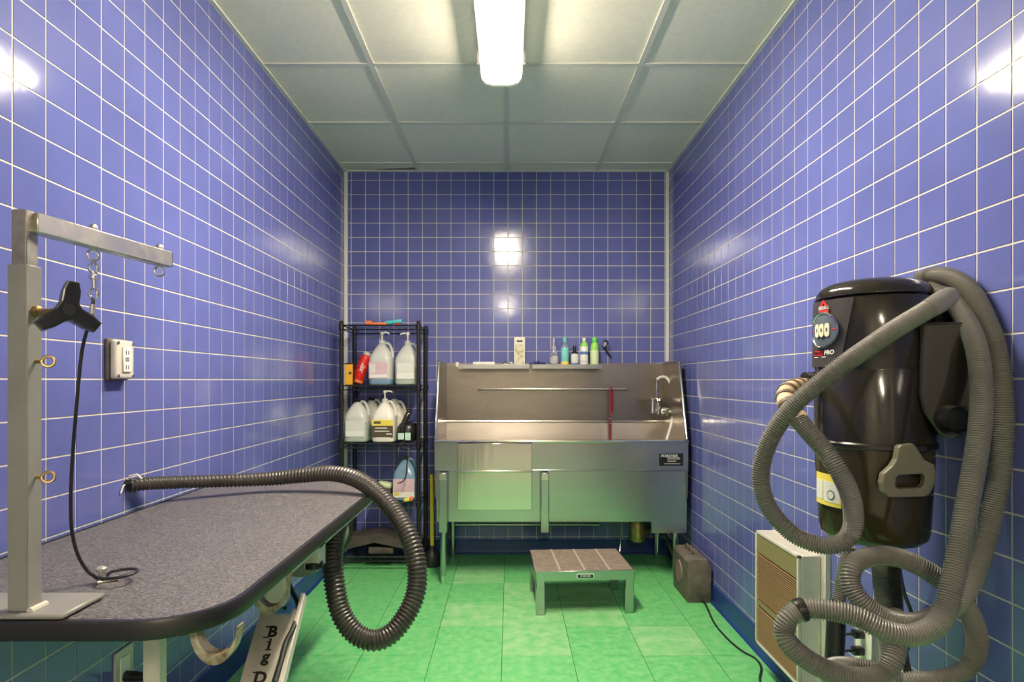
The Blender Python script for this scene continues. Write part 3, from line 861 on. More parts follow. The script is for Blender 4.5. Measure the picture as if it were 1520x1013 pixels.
# other things on the rack
x, y = -1.022, 3.76
yb_ = thing('collar_box', (x, y, z2), 'amber yellow card box at the left end of second shelf', 'box')
part('card', MB().box(x - 0.026, x + 0.024, y - 0.02, y + 0.02, z2, z2 + 0.13, 0.003), m_amber, yb_)
part('edge', MB().box(x - 0.028, x + 0.026, y - 0.021, y + 0.021, z2 + 0.13, z2 + 0.138, 0.002).box(x + 0.0245, x + 0.030, y - 0.021, y + 0.021, z2, z2 + 0.13, 0.001), m_blk, yb_)
part('window', MB().cyl((x + 0.008, y - 0.0225, z2 + 0.075), (x + 0.008, y - 0.0202, z2 + 0.075), 0.010), m_brn, yb_)
# leaning red bottle
rb = thing('spray_can', (0, 0, 0), 'leaning red can with white script beside the pink labelled jug', 'can')
part('body', MB().lathe((0, 0, 0), [(0.030, 0), (0.034, 0.004), (0.036, 0.03), (0.034, 0.17), (0.028, 0.185), (0.020, 0.192)], 20), m_red, rb)
part('cap', MB().lathe((0, 0, 0.19), [(0.024, 0), (0.026, 0.004), (0.026, 0.018), (0.02, 0.022)], 16), m_hdpe, rb)


def on_can(v):
    a = v.y / 0.036 - 0.1
    rr = 0.0358 + v.z
    return Vector((rr * math.sin(-a), -rr * math.cos(a), 0.10 + v.x))


part('lettering', text_mb('Issy', 0.044, None, fn=on_can, bold=0.0006, shear=0.25), m_wink, rb, 0)
part('foot_band', MB().lathe((0, 0, 0.0), [(0.0365, 0.006), (0.0368, 0.007), (0.0368, 0.022), (0.0365, 0.023)], 20), m_org, rb)
rb.location = (-0.994, 3.83, z2 + 0.012)
rb.rotation_euler = (0, R(19), 0)
# top shelf tools
z1 = SH[0] + 0.006
x = -0.825
solo('orange_brush', MB().box(x - 0.065, x + 0.035, 3.75, 3.785, z1, z1 + 0.018, 0.005, 2).box(x - 0.10, x - 0.06, 3.762, 3.775, z1 + 0.004, z1 + 0.03, 0.004), m_org, (x, 3.77, z1), 'orange brush lying on the top shelf', 'brush')
mtx = Matrix.Translation((x + 0.075, 3.80, z1 + 0.024)) @ Matrix.Rotation(R(-7), 4, 'Y')
solo('teal_comb', MB().box(-0.055, 0.055, -0.015, 0.015, -0.010, 0.012, 0.004, 2, mat=mtx), m_teal, (x + 0.075, 3.80, z1), 'teal comb beside the orange brush on top shelf', 'comb')
solo('red_cap', MB().lathe((x + 0.105, 3.76, z1), [(0.016, 0), (0.016, 0.01), (0.012, 0.013)], 14), m_red, (x + 0.105, 3.76, z1), 'small red cap lying on the top shelf', 'cap')
# compact dryer on the third shelf
x, y = -0.656, 3.80
dv = thing('hand_dryer', (x, y, z3), 'round black pet dryer with thick handle on the third shelf', 'dryer')
part('body', MB().lathe((x, y, z3), [(0.04, 0.0), (0.062, 0.01), (0.072, 0.05), (0.070, 0.09), (0.052, 0.118), (0.02, 0.13)], 24), m_blk, dv)
part('handle', MB().tube(spline([(x - 0.028, y - 0.066, z3 + 0.07), (x - 0.02, y - 0.062, z3 + 0.11), (x - 0.004, y - 0.045, z3 + 0.155), (x + 0.006, y - 0.035, z3 + 0.178), (x + 0.022, y - 0.03, z3 + 0.172)], 0.01), 0.018, 12), m_blkg, dv)
part('label', MB().box(x - 0.052, x - 0.014, y - 0.0745, y - 0.0715, z3 + 0.018, z3 + 0.06, 0.001), m_labgn, dv, label='pale green label')
part('label', MB().box(x - 0.008, x + 0.028, y - 0.0755, y - 0.0725, z3 + 0.014, z3 + 0.062, 0.001), m_labgn, dv, label='pale green label')
part('power_cord', cable_mb([(x - 0.02, y - 0.06, z3 + 0.012), (x - 0.035, y - 0.115, z3 - 0.02), P(591, 676, 3.66), P(596, 684, 3.66), P(604, 677, 3.66), P(604, 690, 3.66), P(603, 706, 3.66), P(598, 715, 3.67), P(590, 718, 3.67)], 0.0035), m_blkm, dv)
part('power_cord', cable_mb([(x - 0.01, y - 0.06, z3 + 0.012), (x - 0.02, y - 0.12, z3 - 0.02), P(607, 667, 3.66), P(609, 676, 3.66), P(604, 681, 3.665), P(597, 680, 3.665)], 0.003), m_hosed, dv)
# fourth shelf
solo('treat_packet', MB().box(-0.86, -0.765, 3.80, 3.88, z4 + 0.065, z4 + 0.10, 0.013, 3, mat=Matrix.Translation((-0.81, 3.84, z4 + 0.08)) @ Matrix.Rotation(R(10), 4, 'Y') @ Matrix.Translation((0.81, -3.84, -z4 - 0.08))), m_mint, (-0.81, 3.84, z4), 'pale green packet lying on a dark pouch, fourth shelf', 'packet')
solo('dark_pouch', MB().box(-0.90, -0.758, 3.76, 3.92, z4, z4 + 0.062, 0.02, 3), m_foam, (-0.83, 3.84, z4), 'dark soft pouch on the fourth shelf left of pink jug', 'pouch')
ty = thing('squeeze_toy', P(606, 742, 3.69), 'tiny orange and yellow bone toy at the front of fourth shelf', 'toy')
q = P(606, 742, 3.675)
part('body', MB().tube([q + Vector((-0.028, 0, -0.004)), q + Vector((-0.018, 0, -0.004)), q + Vector((0.01, 0, 0.0))], [0.008, 0.013, 0.011], 10), m_yell, ty)
part('end', MB().tube([q + Vector((0.01, 0, 0.0)), q + Vector((0.02, 0, 0.004)), q + Vector((0.03, 0, 0.006))], [0.012, 0.017, 0.012], 10), m_org, ty)
# bottom shelf
z5 = SH[4] + 0.006
solo('rubber_mat', MB().prism([(-1.05, z5 + 0.03), (-0.86, z5 + 0.075), (-0.585, z5 + 0.02), (-0.575, z5 + 0.06), (-0.86, z5 + 0.115), (-1.05, z5 + 0.085)], 0.26, Matrix.Translation((0, 3.73, 0)) @ XZ), m_foam, (-0.816, 3.86, z5), 'bent dark rubber mat draped over the bottom shelf', 'mat', smooth=20)
solo('grey_case', MB().box(-0.90, -0.74, 3.74, 3.86, z5, z5 + 0.042, 0.008, 2), m_dust, (-0.82, 3.8, z5), 'small grey case under bent mat on bottom shelf', 'case')

# plunger
x, y = -0.502, 3.80
pg = thing('plunger', (x, y, 0), 'yellow handled plunger with black rubber cup between rack and tub', 'plunger')
part('cup', MB().lathe((x, y, 0), [(0.052, 0.0), (0.056, 0.01), (0.055, 0.05), (0.045, 0.085), (0.022, 0.105), (0.018, 0.13)], 20), m_band, pg)
part('stick', MB().cyl((x, y, 0.11), (x - 0.003, y + 0.0, 0.587), 0.012), m_yel, pg)

# ------------------------------------------------------------------ grooming table
TT = 0.811
gt = thing('grooming_table', (-0.78, 1.6, 0), 'long grooming table with dark pebbled top and lift frame along left wall', 'table')
TX0, TX1, TY0, TY1 = -1.10, -0.470, 0.93, 2.27


def rrect(x0, x1, y0, y1, r, n=10):
    pts = []
    for cx, cy, a0 in ((x1 - r, y0 + r, -90), (x1 - r, y1 - r, 0), (x0 + r, y1 - r, 90), (x0 + r, y0 + r, 180)):
        for k in range(n + 1):
            a = R(a0 + 90 * k / n)
            pts.append((cx + r * math.cos(a), cy + r * math.sin(a)))
    return pts


def slab(x0, x1, y0, y1, r, prof):
    # prof: list of (inset, z)
    mb = MB()
    rg = [[(px, py, z) for px, py in rrect(x0 + i, x1 - i, y0 + i, y1 - i, max(0.01, r - i))] for i, z in prof]
    return mb.rings(rg)


part('tabletop', slab(TX0, TX1, TY0, TY1, 0.13, [(0.010, TT - 0.028), (0.010, TT - 0.0005), (0.012, TT)]), m_rub, gt, 30, label='pebbled dark grey rubber top')
mb = MB()
rg = [[(px, py, z) for px, py in rrect(TX0 + i, TX1 - i, TY0 + i, TY1 - i, max(0.01, 0.13 - i))] for i, z in
      [(0.012, TT - 0.030), (0.002, TT - 0.030), (0.0, TT - 0.026), (0.0, TT - 0.004), (0.003, TT + 0.0015), (0.012, TT + 0.0012)]]
mb.rings(rg, cap0=False, cap1=False, closed=True)
part('edge_band', mb, m_band, gt, 50, label='black rubber edge band')
# frame rails below
rz0, rz1 = TT - 0.062, TT - 0.0305
for xx in (-1.05, -0.535):
    part('frame_rail', MB().box(xx, xx + 0.035, 1.34, 2.18, rz0, rz1, 0.003), m_cream, gt)
for yy in (1.36, 1.72, 2.145):
    part('cross_rail', MB().box(-1.014, -0.536, yy, yy + 0.035, rz0, rz1, 0.003), m_cream, gt)
# crescent hooks under the right edge


def crescent(xc, yc, zc, rh, rv, w, th):
    n = 18
    pts = [(xc + rh * math.cos(R(180 + 180 * k / n)), zc + rv * math.sin(R(180 + 180 * k / n))) for k in range(n + 1)]
    pts += [(xc + 0.004 + (rh - 0.007) * math.cos(R(180 + 180 * k / n)), zc + (rv - w) * math.sin(R(180 + 180 * k / n))) for k in range(n, -1, -1)]
    return MB().prism(pts, th, Matrix.Translation((0, yc, 0)) @ XZ)


for (px, Y, rh, rv) in ((317, 0.985, 0.041, 0.064), (398, 1.25, 0.042, 0.086)):
    hx = (px - CX) * Y / F
    part('hook', crescent(hx, Y, rz1 + 0.001, rh, rv, 0.017, 0.022), m_rust, gt, 30, label='rusty cream crescent hook')
# support column at the front
part('support_post', MB().box(-0.774, -0.738, 1.24, 1.27, 0.10, rz1, 0.003), m_cream, gt)
part('support_strut', MB().box(-0.575, -0.530, 1.385, 1.425, 0.662, rz0, 0.003), m_cream, gt)
# lifting arm with lettering: runs along the table, sloping down to the front
A, B = Vector((-0.548, 1.395, 0.655)), Vector((-0.548, 0.90, 0.13))
dirv = (B - A).normalized()
xa = Vector((1, 0, 0))
nrm = xa.cross(dirv).normalized()
if nrm.z < 0:
    nrm = -nrm
Ma = Matrix((( xa.x, -dirv.x, nrm.x, A.x), (xa.y, -dirv.y, nrm.y, A.y), (xa.z, -dirv.z, nrm.z, A.z), (0, 0, 0, 1)))
ln = (B - A).length
arm = part('lift_arm', MB().box(-0.042, 0.040, -ln, 0.0, -0.04, 0.0, 0.004, 2, mat=Ma), m_creamd, gt, label='cream painted lift arm with black lettering')
yy = -0.056
for ch in 'Big Dog':
    hgt = 0.034
    if ch == ' ':
        yy -= 0.014
        continue
    part('letter', text_mb(ch, hgt, Ma @ Matrix.Translation((0.002, yy, 0.0005)), bold=0.0012, sx=1.1), m_ink, arm, 0)
    mb = MB()
    if ch in 'BD':
        mb.box(-0.017, -0.006, yy + 0.0105, yy + 0.0135, 0.0, 0.0009, mat=Ma).box(-0.017, -0.004, yy - 0.0135, yy - 0.0105, 0.0, 0.0009, mat=Ma)
        part('letter_serif', mb, m_ink, arm, 0)
    elif ch == 'i':
        mb.box(-0.005, 0.009, yy - 0.0135, yy - 0.0108, 0.0, 0.0009, mat=Ma).box(-0.006, 0.003, yy + 0.0045, yy + 0.0068, 0.0, 0.0009, mat=Ma)
        part('letter_serif', mb, m_ink, arm, 0)
    yy -= 0.027 if ch in 'Bi' else 0.031
part('hinge', MB().box(-0.030, 0.034, -0.016, 0.012, 0.0005, 0.006, 0.002, mat=Ma), m_hinge, gt, label='blue hinge plate')
for sx in (-0.012, 0.018):
    part('hinge_bolt', MB().cyl(Ma @ Vector((sx, -0.003, 0.005)), Ma @ Vector((sx, -0.003, 0.0085)), 0.004, seg=8), m_ink, gt)
part('arm_side', MB().box(0.041, 0.052, -0.45, 0.04, -0.03, -0.005, 0.002, mat=Ma), m_cream, gt)
part('base_frame', MB().box(-0.60, -0.55, 0.85, 2.2, 0.0, 0.05, 0.004).box(-1.02, -0.97, 0.85, 2.2, 0.0, 0.05, 0.004).box(-0.97, -0.60, 0.90, 0.95, 0.0, 0.05, 0.004).box(-0.97, -0.60, 2.1, 2.15, 0.0, 0.05, 0.004), m_cream, gt)
part('base_crossbar', MB().box(-0.79, -0.55, 0.86, 0.95, 0.05, 0.16, 0.004), m_cream, gt)
part('base_crossbar', MB().box(-0.79, -0.735, 1.22, 1.36, 0.05, 0.1, 0.004).box(-0.97, -0.6, 1.3, 1.34, 0.0, 0.05, 0.004), m_cream, gt)
part('cable', cable_mb([P(427, 845, 1.50), P(429, 868, 1.46), P(439, 888, 1.44), P(443, 900, 1.42), P(442, 915, 1.40), P(434, 935, 1.36), P(424, 955, 1.31), P(416, 985, 1.25), P(407, 1015, 1.19)], 0.006), m_blkm, gt)
kb = P(466, 832, 1.56)
part('knob_bracket', MB().box(-0.54, -0.50, 1.545, 1.60, kb.z - 0.02, rz1, 0.002), m_cream, gt)
kn = part('adjuster_knob', MB().lathe((kb.x, kb.y, kb.z - 0.022), [(0.010, 0.0), (0.024, 0.003), (0.024, 0.017), (0.012, 0.02), (0.014, 0.045)], 14), m_blk, gt, label='black adjuster knob')
part('knob_top', MB().box(kb.x - 0.014, kb.x + 0.014, kb.y - 0.014, kb.y + 0.014, kb.z + 0.02, kb.z + 0.05, 0.003), m_blk, kn)

# ------------------------------------------------------------------ grooming arm on the table
ga = thing('grooming_post', (-0.79, 0.96, TT), 'grey square post with aluminium overhead arm bolted on the grooming table', 'grooming post')
gz = TT + 0.002
part('base_plate', MB().box(-0.90, -0.71, 0.935, 1.035, gz, gz + 0.009, 0.003), m_grey, ga)
part('weld', MB().tube([(-0.77, 0.945, gz + 0.010), (-0.77, 0.978, gz + 0.010)], 0.006, 8), m_cream, ga)
ps = part('post', MB().box(-0.807, -0.774, 0.945, 0.976, gz + 0.009, 1.381, 0.002), m_grey, ga)
part('inner_post', MB().box(-0.803, -0.778, 0.948, 0.973, 1.375, 1.470, 0.002), m_aludull, ga)
a0, a1 = Vector((-0.781, 0.962, 1.452)), Vector((-0.733, 1.262, 1.452))
dv_ = (a1 - a0).normalized()
sd_ = Vector((dv_.y, -dv_.x, 0))
Mr = Matrix(((sd_.x, dv_.x, 0, a0.x), (sd_.y, dv_.y, 0, a0.y), (0, 0, 1, a0.z), (0, 0, 0, 1)))
La = (a1 - a0).length
am = part('overhead_arm', MB().box(-0.0125, 0.0125, 0.0, La, -0.0165, 0.0165, 0.0018, mat=Mr), m_alu, ga)
part('arm_end', MB().box(-0.0115, 0.0115, La, La + 0.0015, -0.0155, 0.0155, mat=Mr), m_blk, am, 0)
eyes = []
for t_ in (0.118, La - 0.024):
    e = Mr @ Vector((0, t_, 0))
    nb = part('eye_bolt', MB().torus(e + Vector((0, 0, -0.029)), 0.009, 0.0026, (0.75, -0.66, 0), 18, 8).cyl(e + Vector((0, 0, -0.022)), e + Vector((0, 0, 0.026)), 0.003, seg=8), m_chrome, ga)
    part('nut', MB().lathe(e + Vector((0, 0, 0.0165)), [(0.008, 0), (0.008, 0.006), (0.0055, 0.010), (0.003, 0.012)], 6), m_alu, nb)
    eyes.append(e)
for zz in (1.194 + 28 * 0.96 / F, 1.194 - 144 * 0.96 / F):
    ei = part('ring_screw', MB().cyl((-0.775, 0.962, zz), (-0.762, 0.962, zz), 0.0028, seg=8).torus((-0.7535, 0.962, zz), 0.0085, 0.0024, (0.5, -1, 0.2), 18, 8), m_brass, ga, label='small brass ring screw')
# clamp knob with three lobes
ks = Vector((-0.774, 0.960, 1.194 + 102 * 0.96 / F))
kc = Vector((-0.717, 0.955, ks.z + 0.001))
part('stud', MB().cyl(ks, kc, 0.005, seg=10).lathe(ks + Vector((0.0, 0, 0)), [(0.010, 0.0), (0.010, 0.008), (0.006, 0.010)], 6, 'X'), m_brass, ga)
ax = Vector((0.72, -0.69, 0.05)).normalized()
uu = ax.cross(Vector((0, 0, 1))).normalized()
vv = uu.cross(ax)
Mk = Matrix(((uu.x, vv.x, ax.x, kc.x), (uu.y, vv.y, ax.y, kc.y), (uu.z, vv.z, ax.z, kc.z), (0, 0, 0, 1)))
lob = []
for a in (82, 217, 327):
    for da, rr in ((-44, 0.018), (-21, 0.034), (-10, 0.048), (10, 0.048), (21, 0.034), (44, 0.018)):
        lob.append((rr * math.cos(R(a + da)), rr * math.sin(R(a + da))))
kn = part('clamp_knob', MB().prism(lob, 0.026, Mk @ Matrix.Scale(-1, 4, (1, 0, 0)) @ Matrix.Translation((0, 0, -0.011)), bev=0.003), m_blk, ga, 0, label='black three lobed clamp knob')
part('knob_hub', MB().cyl(Mk @ Vector((0, 0, -0.02)), Mk @ Vector((0, 0, 0.016)), 0.013), m_blk, kn)
part('hub_plug', MB().cyl(Mk @ Vector((0, 0, 0.015)), Mk @ Vector((0, 0, 0.0175)), 0.009), m_band, kn)

# grooming noose hanging from the first eye bolt
e = eyes[0]
gl = thing('grooming_loop', (e.x, e.y, TT), 'black cable grooming noose hanging from overhead arm down to tabletop', 'noose')
q0 = e + Vector((0, 0, -0.040))
part('snap_hook', MB().torus(q0 + Vector((0, 0, -0.012)), 0.0095, 0.0026, (0.3, 1, 0), 18, 8).cyl(q0 + Vector((0.001, 0, -0.020)), q0 + Vector((0.002, 0, -0.05)), 0.0055, 0.0045, 10)
     .lathe(q0 + Vector((0.001, 0, -0.034)), [(0.006, 0), (0.008, 0.002), (0.008, 0.008), (0.006, 0.010)], 10), m_chrome, gl)
part('ring', MB().torus(q0 + Vector((0, 0, -0.0595)), 0.0098, 0.0024, (0.3, 1, 0), 20, 8), m_chrome, gl)
q1 = q0 + Vector((0, 0, -0.069))
part('ferrule', MB().cyl(q1 + Vector((-0.001, 0, -0.010)), q1 + Vector((-0.002, 0, -0.028)), 0.0048, seg=10), m_alu, gl)
lp = P(152, 864, 1.118)
cpts = [q1 + Vector((0, 0, 0.002)), q1 + Vector((-0.003, 0, -0.03)), P(122, 520, 1.09), P(113, 610, 1.09), P(107, 690, 1.09), P(105, 745, 1.09), P(107, 790, 1.095), P(116, 825, 1.10), P(130, 848, 1.11), P(143, 858, 1.114), lp]
part('cable', cable_mb(cpts, 0.0030, 0.008), m_band, gl)
nl = [lp] + [Vector((lp.x + 0.031 - 0.031 * math.cos(R(a)), lp.y + 0.028 * math.sin(R(a)), TT + 0.012 + 0.006 * math.sin(R(a / 2)))) for a in range(30, 331, 20)] + [lp + Vector((0.004, 0, 0.002))]
part('noose', cable_mb(nl, 0.0030, 0.006), m_band, gl)
part('slider', MB().cyl(lp + Vector((-0.005, -0.004, 0)), lp + Vector((0.024, 0.010, 0.004)), 0.006, seg=10).cyl(lp + Vector((0.003, 0, -0.018)), lp + Vector((-0.002, 0, 0.026)), 0.0055, seg=8)
     .lathe(lp + Vector((-0.002, 0, 0.018)), [(0.004, 0), (0.010, 0.003), (0.010, 0.008), (0.004, 0.012)], 10), m_alu, gl)

# ------------------------------------------------------------------ black dryer hose and its dryer
hp = [P(192, 721, 1.76), P(220, 718, 1.80), P(270, 716, 1.88), P(330, 714, 1.95), P(400, 711, 2.02), P(450, 706, 2.03), P(490, 703, 2.02), P(525, 710, 1.99), P(555, 728, 1.95), P(583, 757, 1.90),
      P(606, 795, 1.85), P(618, 835, 1.82), P(618, 875, 1.80), P(605, 910, 1.78), P(582, 940, 1.76), P(556, 951, 1.75), P(528, 941, 1.75), P(507, 912, 1.76), P(497, 870, 1.78), P(494, 830, 1.82), P(499, 790, 1.88), P(508, 765, 1.95), P(512, 752, 2.02)]
dh = thing('dryer_hose', hp[6], 'black corrugated dryer hose lying across grooming table and looping to the floor side', 'hose')
part('corrugated_tube', hose_mb(hp, [0.0205, 0.021, 0.0225, 0.025, 0.0275, 0.029, 0.030, 0.0315, 0.0315, 0.0315, 0.0315, 0.0315, 0.031, 0.030], 0.0118, 18, 0.13), m_hoseb, dh, 0 or 60)
w0 = Vector((XL + TH, 1.752, 0.888))
hook = thing('hose_hanger', w0, 'small torn white tie on the left wall holding the hose end', 'hanger')
part('tie', MB().tube([w0, w0 + Vector((0.012, 0.0, 0.022)), w0 + Vector((0.03, 0.004, 0.026)), w0 + Vector((0.04, 0.012, 0.012))], 0.003, 6).tube([w0, w0 + Vector((0.006, -0.022, -0.006)), w0 + Vector((0.004, -0.03, -0.024))], 0.0022, 6), m_trimw, hook)
part('stub', MB().cyl(w0 + Vector((0.001, 0, 0)), w0 + Vector((0.018, 0, 0)), 0.012, 0.008, 10), m_blk, hook)
dcx = -0.822
dy = thing('canister_dryer', (dcx, 2.46, 0.42), 'grey canister dryer with dark rim mounted under far end of grooming table', 'dryer')
part('canister', MB().lathe((dcx, 2.46, 0.535), [(0.09, -0.17), (0.11, -0.16), (0.115, -0.13), (0.115, 0.17), (0.10, 0.18)], 32, 'Y'), m_grey, dy)
part('rim', MB().torus((dcx, 2.60, 0.535), 0.117, 0.013, (0, 1, 0), 36, 10), m_blk, dy)
part('mount_bracket', MB().box(dcx - 0.03, dcx + 0.03, 2.17, 2.40, rz0 - 0.03, rz0 - 0.0005, 0.003).box(dcx - 0.03, dcx + 0.03, 2.37, 2.40, 0.60, rz0 - 0.0005, 0.003), m_grey, dy)
part('outlet', MB().tube(spline([(-0.60, 2.04, 0.74), (-0.64, 2.12, 0.70), (-0.74, 2.22, 0.60), (dcx, 2.30, 0.545)], 0.02), 0.033, 14), m_blk, dy)


# ------------------------------------------------------------------ outlets on the left wall
def gfci(x, y, z, side, label, name='electrical_outlet', wet=True):
    t = thing(name, (x, y, z), label, 'outlet')
    s = side
    X = lambda a, b: (min(x + s * a, x + s * b), max(x + s * a, x + s * b))
    part('box', MB().box(*X(0.0, 0.012), y - 0.045, y + 0.045, z - 0.060, z + 0.060, 0.005, 3), m_dust, t)
    part('cover', MB().box(*X(0.012, 0.032), y - 0.041, y + 0.041, z - 0.056, z + 0.056, 0.008, 3), m_cream, t)
    o = part('receptacle', MB().box(*X(0.032, 0.037), y - 0.016, y + 0.020, z - 0.036, z + 0.036, 0.0015), m_labw, t)
    mb = MB()
    for dz in (-0.022, 0.02):
        mb.box(*X(0.037, 0.0376), y - 0.007, y - 0.004, z + dz - 0.006, z + dz + 0.006).box(*X(0.037, 0.0376), y + 0.004, y + 0.007, z + dz - 0.006, z + dz + 0.006)
    part('slots', mb, m_ink, o, 0)
    mb = MB().box(*X(0.037, 0.0382), y - 0.008, y + 0.008, z - 0.005, z - 0.0005).box(*X(0.037, 0.0382), y - 0.008, y + 0.008, z + 0.0015, z + 0.006)
    part('test_button', mb, m_grey, o, 0)
    for dy_, dz in ((-0.032, 0.047), (0.032, -0.047), (0.032, 0.047), (-0.032, -0.047)):
        part('screw', MB().lathe((x + s * 0.032, y + dy_, z + dz), [(0.005, 0), (0.005, s * 0.002), (0.003, s * 0.003)], 10, 'X'), m_chrome, t)
    return t


gfci(XL + TH, 1.702, 1.254, 1, 'grey box with white double outlet on the left wall above table')
x, y, z = XL + TH, 1.735, 0.345
ol = thing('electrical_outlet', (x, y, z), 'pale outlet plate low on the left wall under grooming table', 'outlet')
part('plate', MB().box(x, x + 0.006, y - 0.04, y + 0.045, z - 0.07, z + 0.06, 0.002), m_cream, ol)
part('receptacle', MB().box(x + 0.006, x + 0.010, y - 0.02, y + 0.022, z - 0.036, z + 0.036, 0.001), m_labw, ol)
pg_ = thing('power_plug', (x + 0.012, y, z - 0.022), 'black plug in the low outlet under grooming table', 'plug')
part('plug', MB().cyl((x + 0.0105, y, z - 0.022), (x + 0.07, y, z - 0.024), 0.016, 0.012, 12), m_blk, pg_)
part('cord', cable_mb([(x + 0.068, y, z - 0.024), (x + 0.11, y, z - 0.03), (x + 0.13, y + 0.02, 0.15), (x + 0.12, y + 0.06, 0.012), (x + 0.3, y + 0.1, 0.006)], 0.004), m_blkm, pg_)

# ------------------------------------------------------------------ wall heater on the right wall
wh = thing('louvered_heater', (1.05, 2.21, 0.13), 'cream wall heater with brown louvered grille low on right wall', 'heater')
HX, HY0, HY1, HZ0, HZ1 = 1.0, 2.035, 2.39, 0.134, 0.588
part('case', MB().box(HX + 0.006, XR - TH - 0.02, HY0, HY1, HZ0, HZ1, 0.003), m_cream, wh)
part('wall_flange', MB().box(XR - TH - 0.02, XR - TH, HY0 - 0.025, HY1 + 0.02, HZ0 - 0.02, HZ1 + 0.02, 0.002), m_cream, wh)
mb = MB()
fr_ = 0.010
for y0, y1, z0, z1 in ((HY0, HY0 + fr_, HZ0, HZ1), (HY1 - fr_, HY1, HZ0, HZ1), (HY0, HY1, HZ1 - fr_, HZ1), (HY0, HY1, HZ0, HZ0 + fr_)):
    mb.box(HX - 0.006, HX + 0.006, y0, y1, z0, z1, 0.001)
part('grille_frame', mb, m_cream, wh)
part('grille_back', MB().box(HX + 0.003, HX + 0.0062, HY0 + fr_, HY1 - fr_, HZ0 + fr_, HZ1 - fr_), m_louvb, wh, 0)
part('top_band', MB().box(HX - 0.003, HX + 0.003, HY0 + fr_, HY1 - fr_, HZ1 - 0.085, HZ1 - fr_, 0.001), m_olive, wh)
part('middle_band', MB().box(HX - 0.003, HX + 0.003, HY0 + fr_, HY1 - fr_, 0.292, 0.312, 0.001), m_olive, wh)
mb = MB()
z = HZ0 + fr_ + 0.006
while z < HZ1 - 0.09:
    if not 0.288 < z < 0.316:
        mb.box(HX - 0.004, HX + 0.003, HY0 + fr_, HY1 - fr_, z - 0.0011, z + 0.0011)
    z += 0.0082
part('louvers', mb, m_louv, wh, 0, kind='stuff')

# ------------------------------------------------------------------ outlet with two plugs on right wall
x, y, z = XR - TH, 1.755, 0.405
orr = thing('electrical_outlet', (x, y, z), 'cream outlet box low on right wall below the vacuum hoses', 'outlet')
part('box', MB().box(x - 0.038, x, y - 0.036, y + 0.036, z - 0.062, z + 0.062, 0.003), m_cream, orr)
part('plate', MB().box(x - 0.044, x - 0.038, y - 0.040, y + 0.040, z - 0.066, z + 0.066, 0.002), m_hdpew, orr)
for dz, wd_ in ((0.034, 'upper'), (-0.016, 'lower')):
    pp = thing('power_plug', (x - 0.05, y, z + dz), f'black plug in {wd_} socket of the right wall outlet', 'plug', 'plugs in the right wall outlet')
    part('plug', MB().box(x - 0.075, x - 0.0445, y - 0.013, y + 0.013, z + dz - 0.011, z + dz + 0.011, 0.004, 2), m_blk, pp)
    part('cord', cable_mb([(x - 0.073, y, z + dz), (x - 0.11, y, z + dz - 0.005), (x - 0.135, y + 0.002, z + dz - 0.045), (x - 0.14, y + 0.004 + dz * 0.2, z + dz - 0.12), (x - 0.13, y + 0.01 + dz * 0.3, 0.10), (x - 0.12, y + 0.03 + dz * 0.3, 0.008)], 0.004), m_blkm, pp)

# ------------------------------------------------------------------ wall vacuum
VX, VY, VR = 0.912, 1.483, 0.132
vc = thing('canister_vacuum', (VX, VY, 0.8), 'black canister vacuum hung on the right tiled wall, wrapped in grey hoses', 'vacuum')


def cylp(ang, rr, z):            # ang measured from -X towards the camera (-Y)
    return Vector((VX - rr * math.cos(ang), VY - rr * math.sin(ang), z))


def patch(a0, a1, z0, z1, r0, th, n=10, rtop=None, a1top=None):
    mb = MB()
    rg = []
    for k in range(n + 1):
        a = a0 + (a1 - a0) * k / n
        b = a if a1top is None else a0 + (a1top - a0) * k / n
        rt = r0 if rtop is None else rtop
        rg.append([cylp(a, r0, z0), cylp(a, r0 + th, z0), cylp(b, rt + th, z1), cylp(b, rt, z1)])
    return mb.rings(rg)


part('motor_housing', MB().lathe((VX, VY, 0), [(0.125, 1.036), (VR, 1.045), (VR, 1.215), (VR - 0.002, 1.219), (VR - 0.002, 1.222), (VR, 1.226), (VR - 0.003, 1.39), (VR - 0.006, 1.395)], 56), m_blkg, vc, 30)
part('lid', MB().lathe((VX, VY, 0), [(VR - 0.006, 1.398), (VR - 0.003, 1.400), (VR - 0.005, 1.411), (VR - 0.013, 1.424), (VR - 0.027, 1.434), (VR - 0.05, 1.441), (0.04, 1.447)], 56), m_blkg, vc, 30)
part('seam_ring', MB().lathe((VX, VY, 0), [(VR + 0.001, 1.030), (VR + 0.004, 1.033), (VR + 0.004, 1.042), (VR + 0.001, 1.046)], 56), m_blk, vc, 30)
part('dust_tank', MB().lathe((VX, VY, 0), [(0.06, 0.797), (0.105, 0.800), (0.117, 0.812), (0.121, 0.83), (0.1245, 0.90), (0.1295, 0.985), (0.1295, 1.030)], 56), m_tank, vc, 30, label='smoky brown translucent dust tank')
cp = part('control_panel', patch(R(-32), R(29), 1.228, 1.392, VR - 0.001, 0.005, 24, VR - 0.004, R(42)), m_panel, vc, 30)
part('panel_lid', MB().lathe((VX, VY, 0), [(VR - 0.002, 1.3985), (VR - 0.001, 1.399), (VR - 0.001, 1.4005), (VR - 0.003, 1.401)], 56), m_blk, cp, 30)
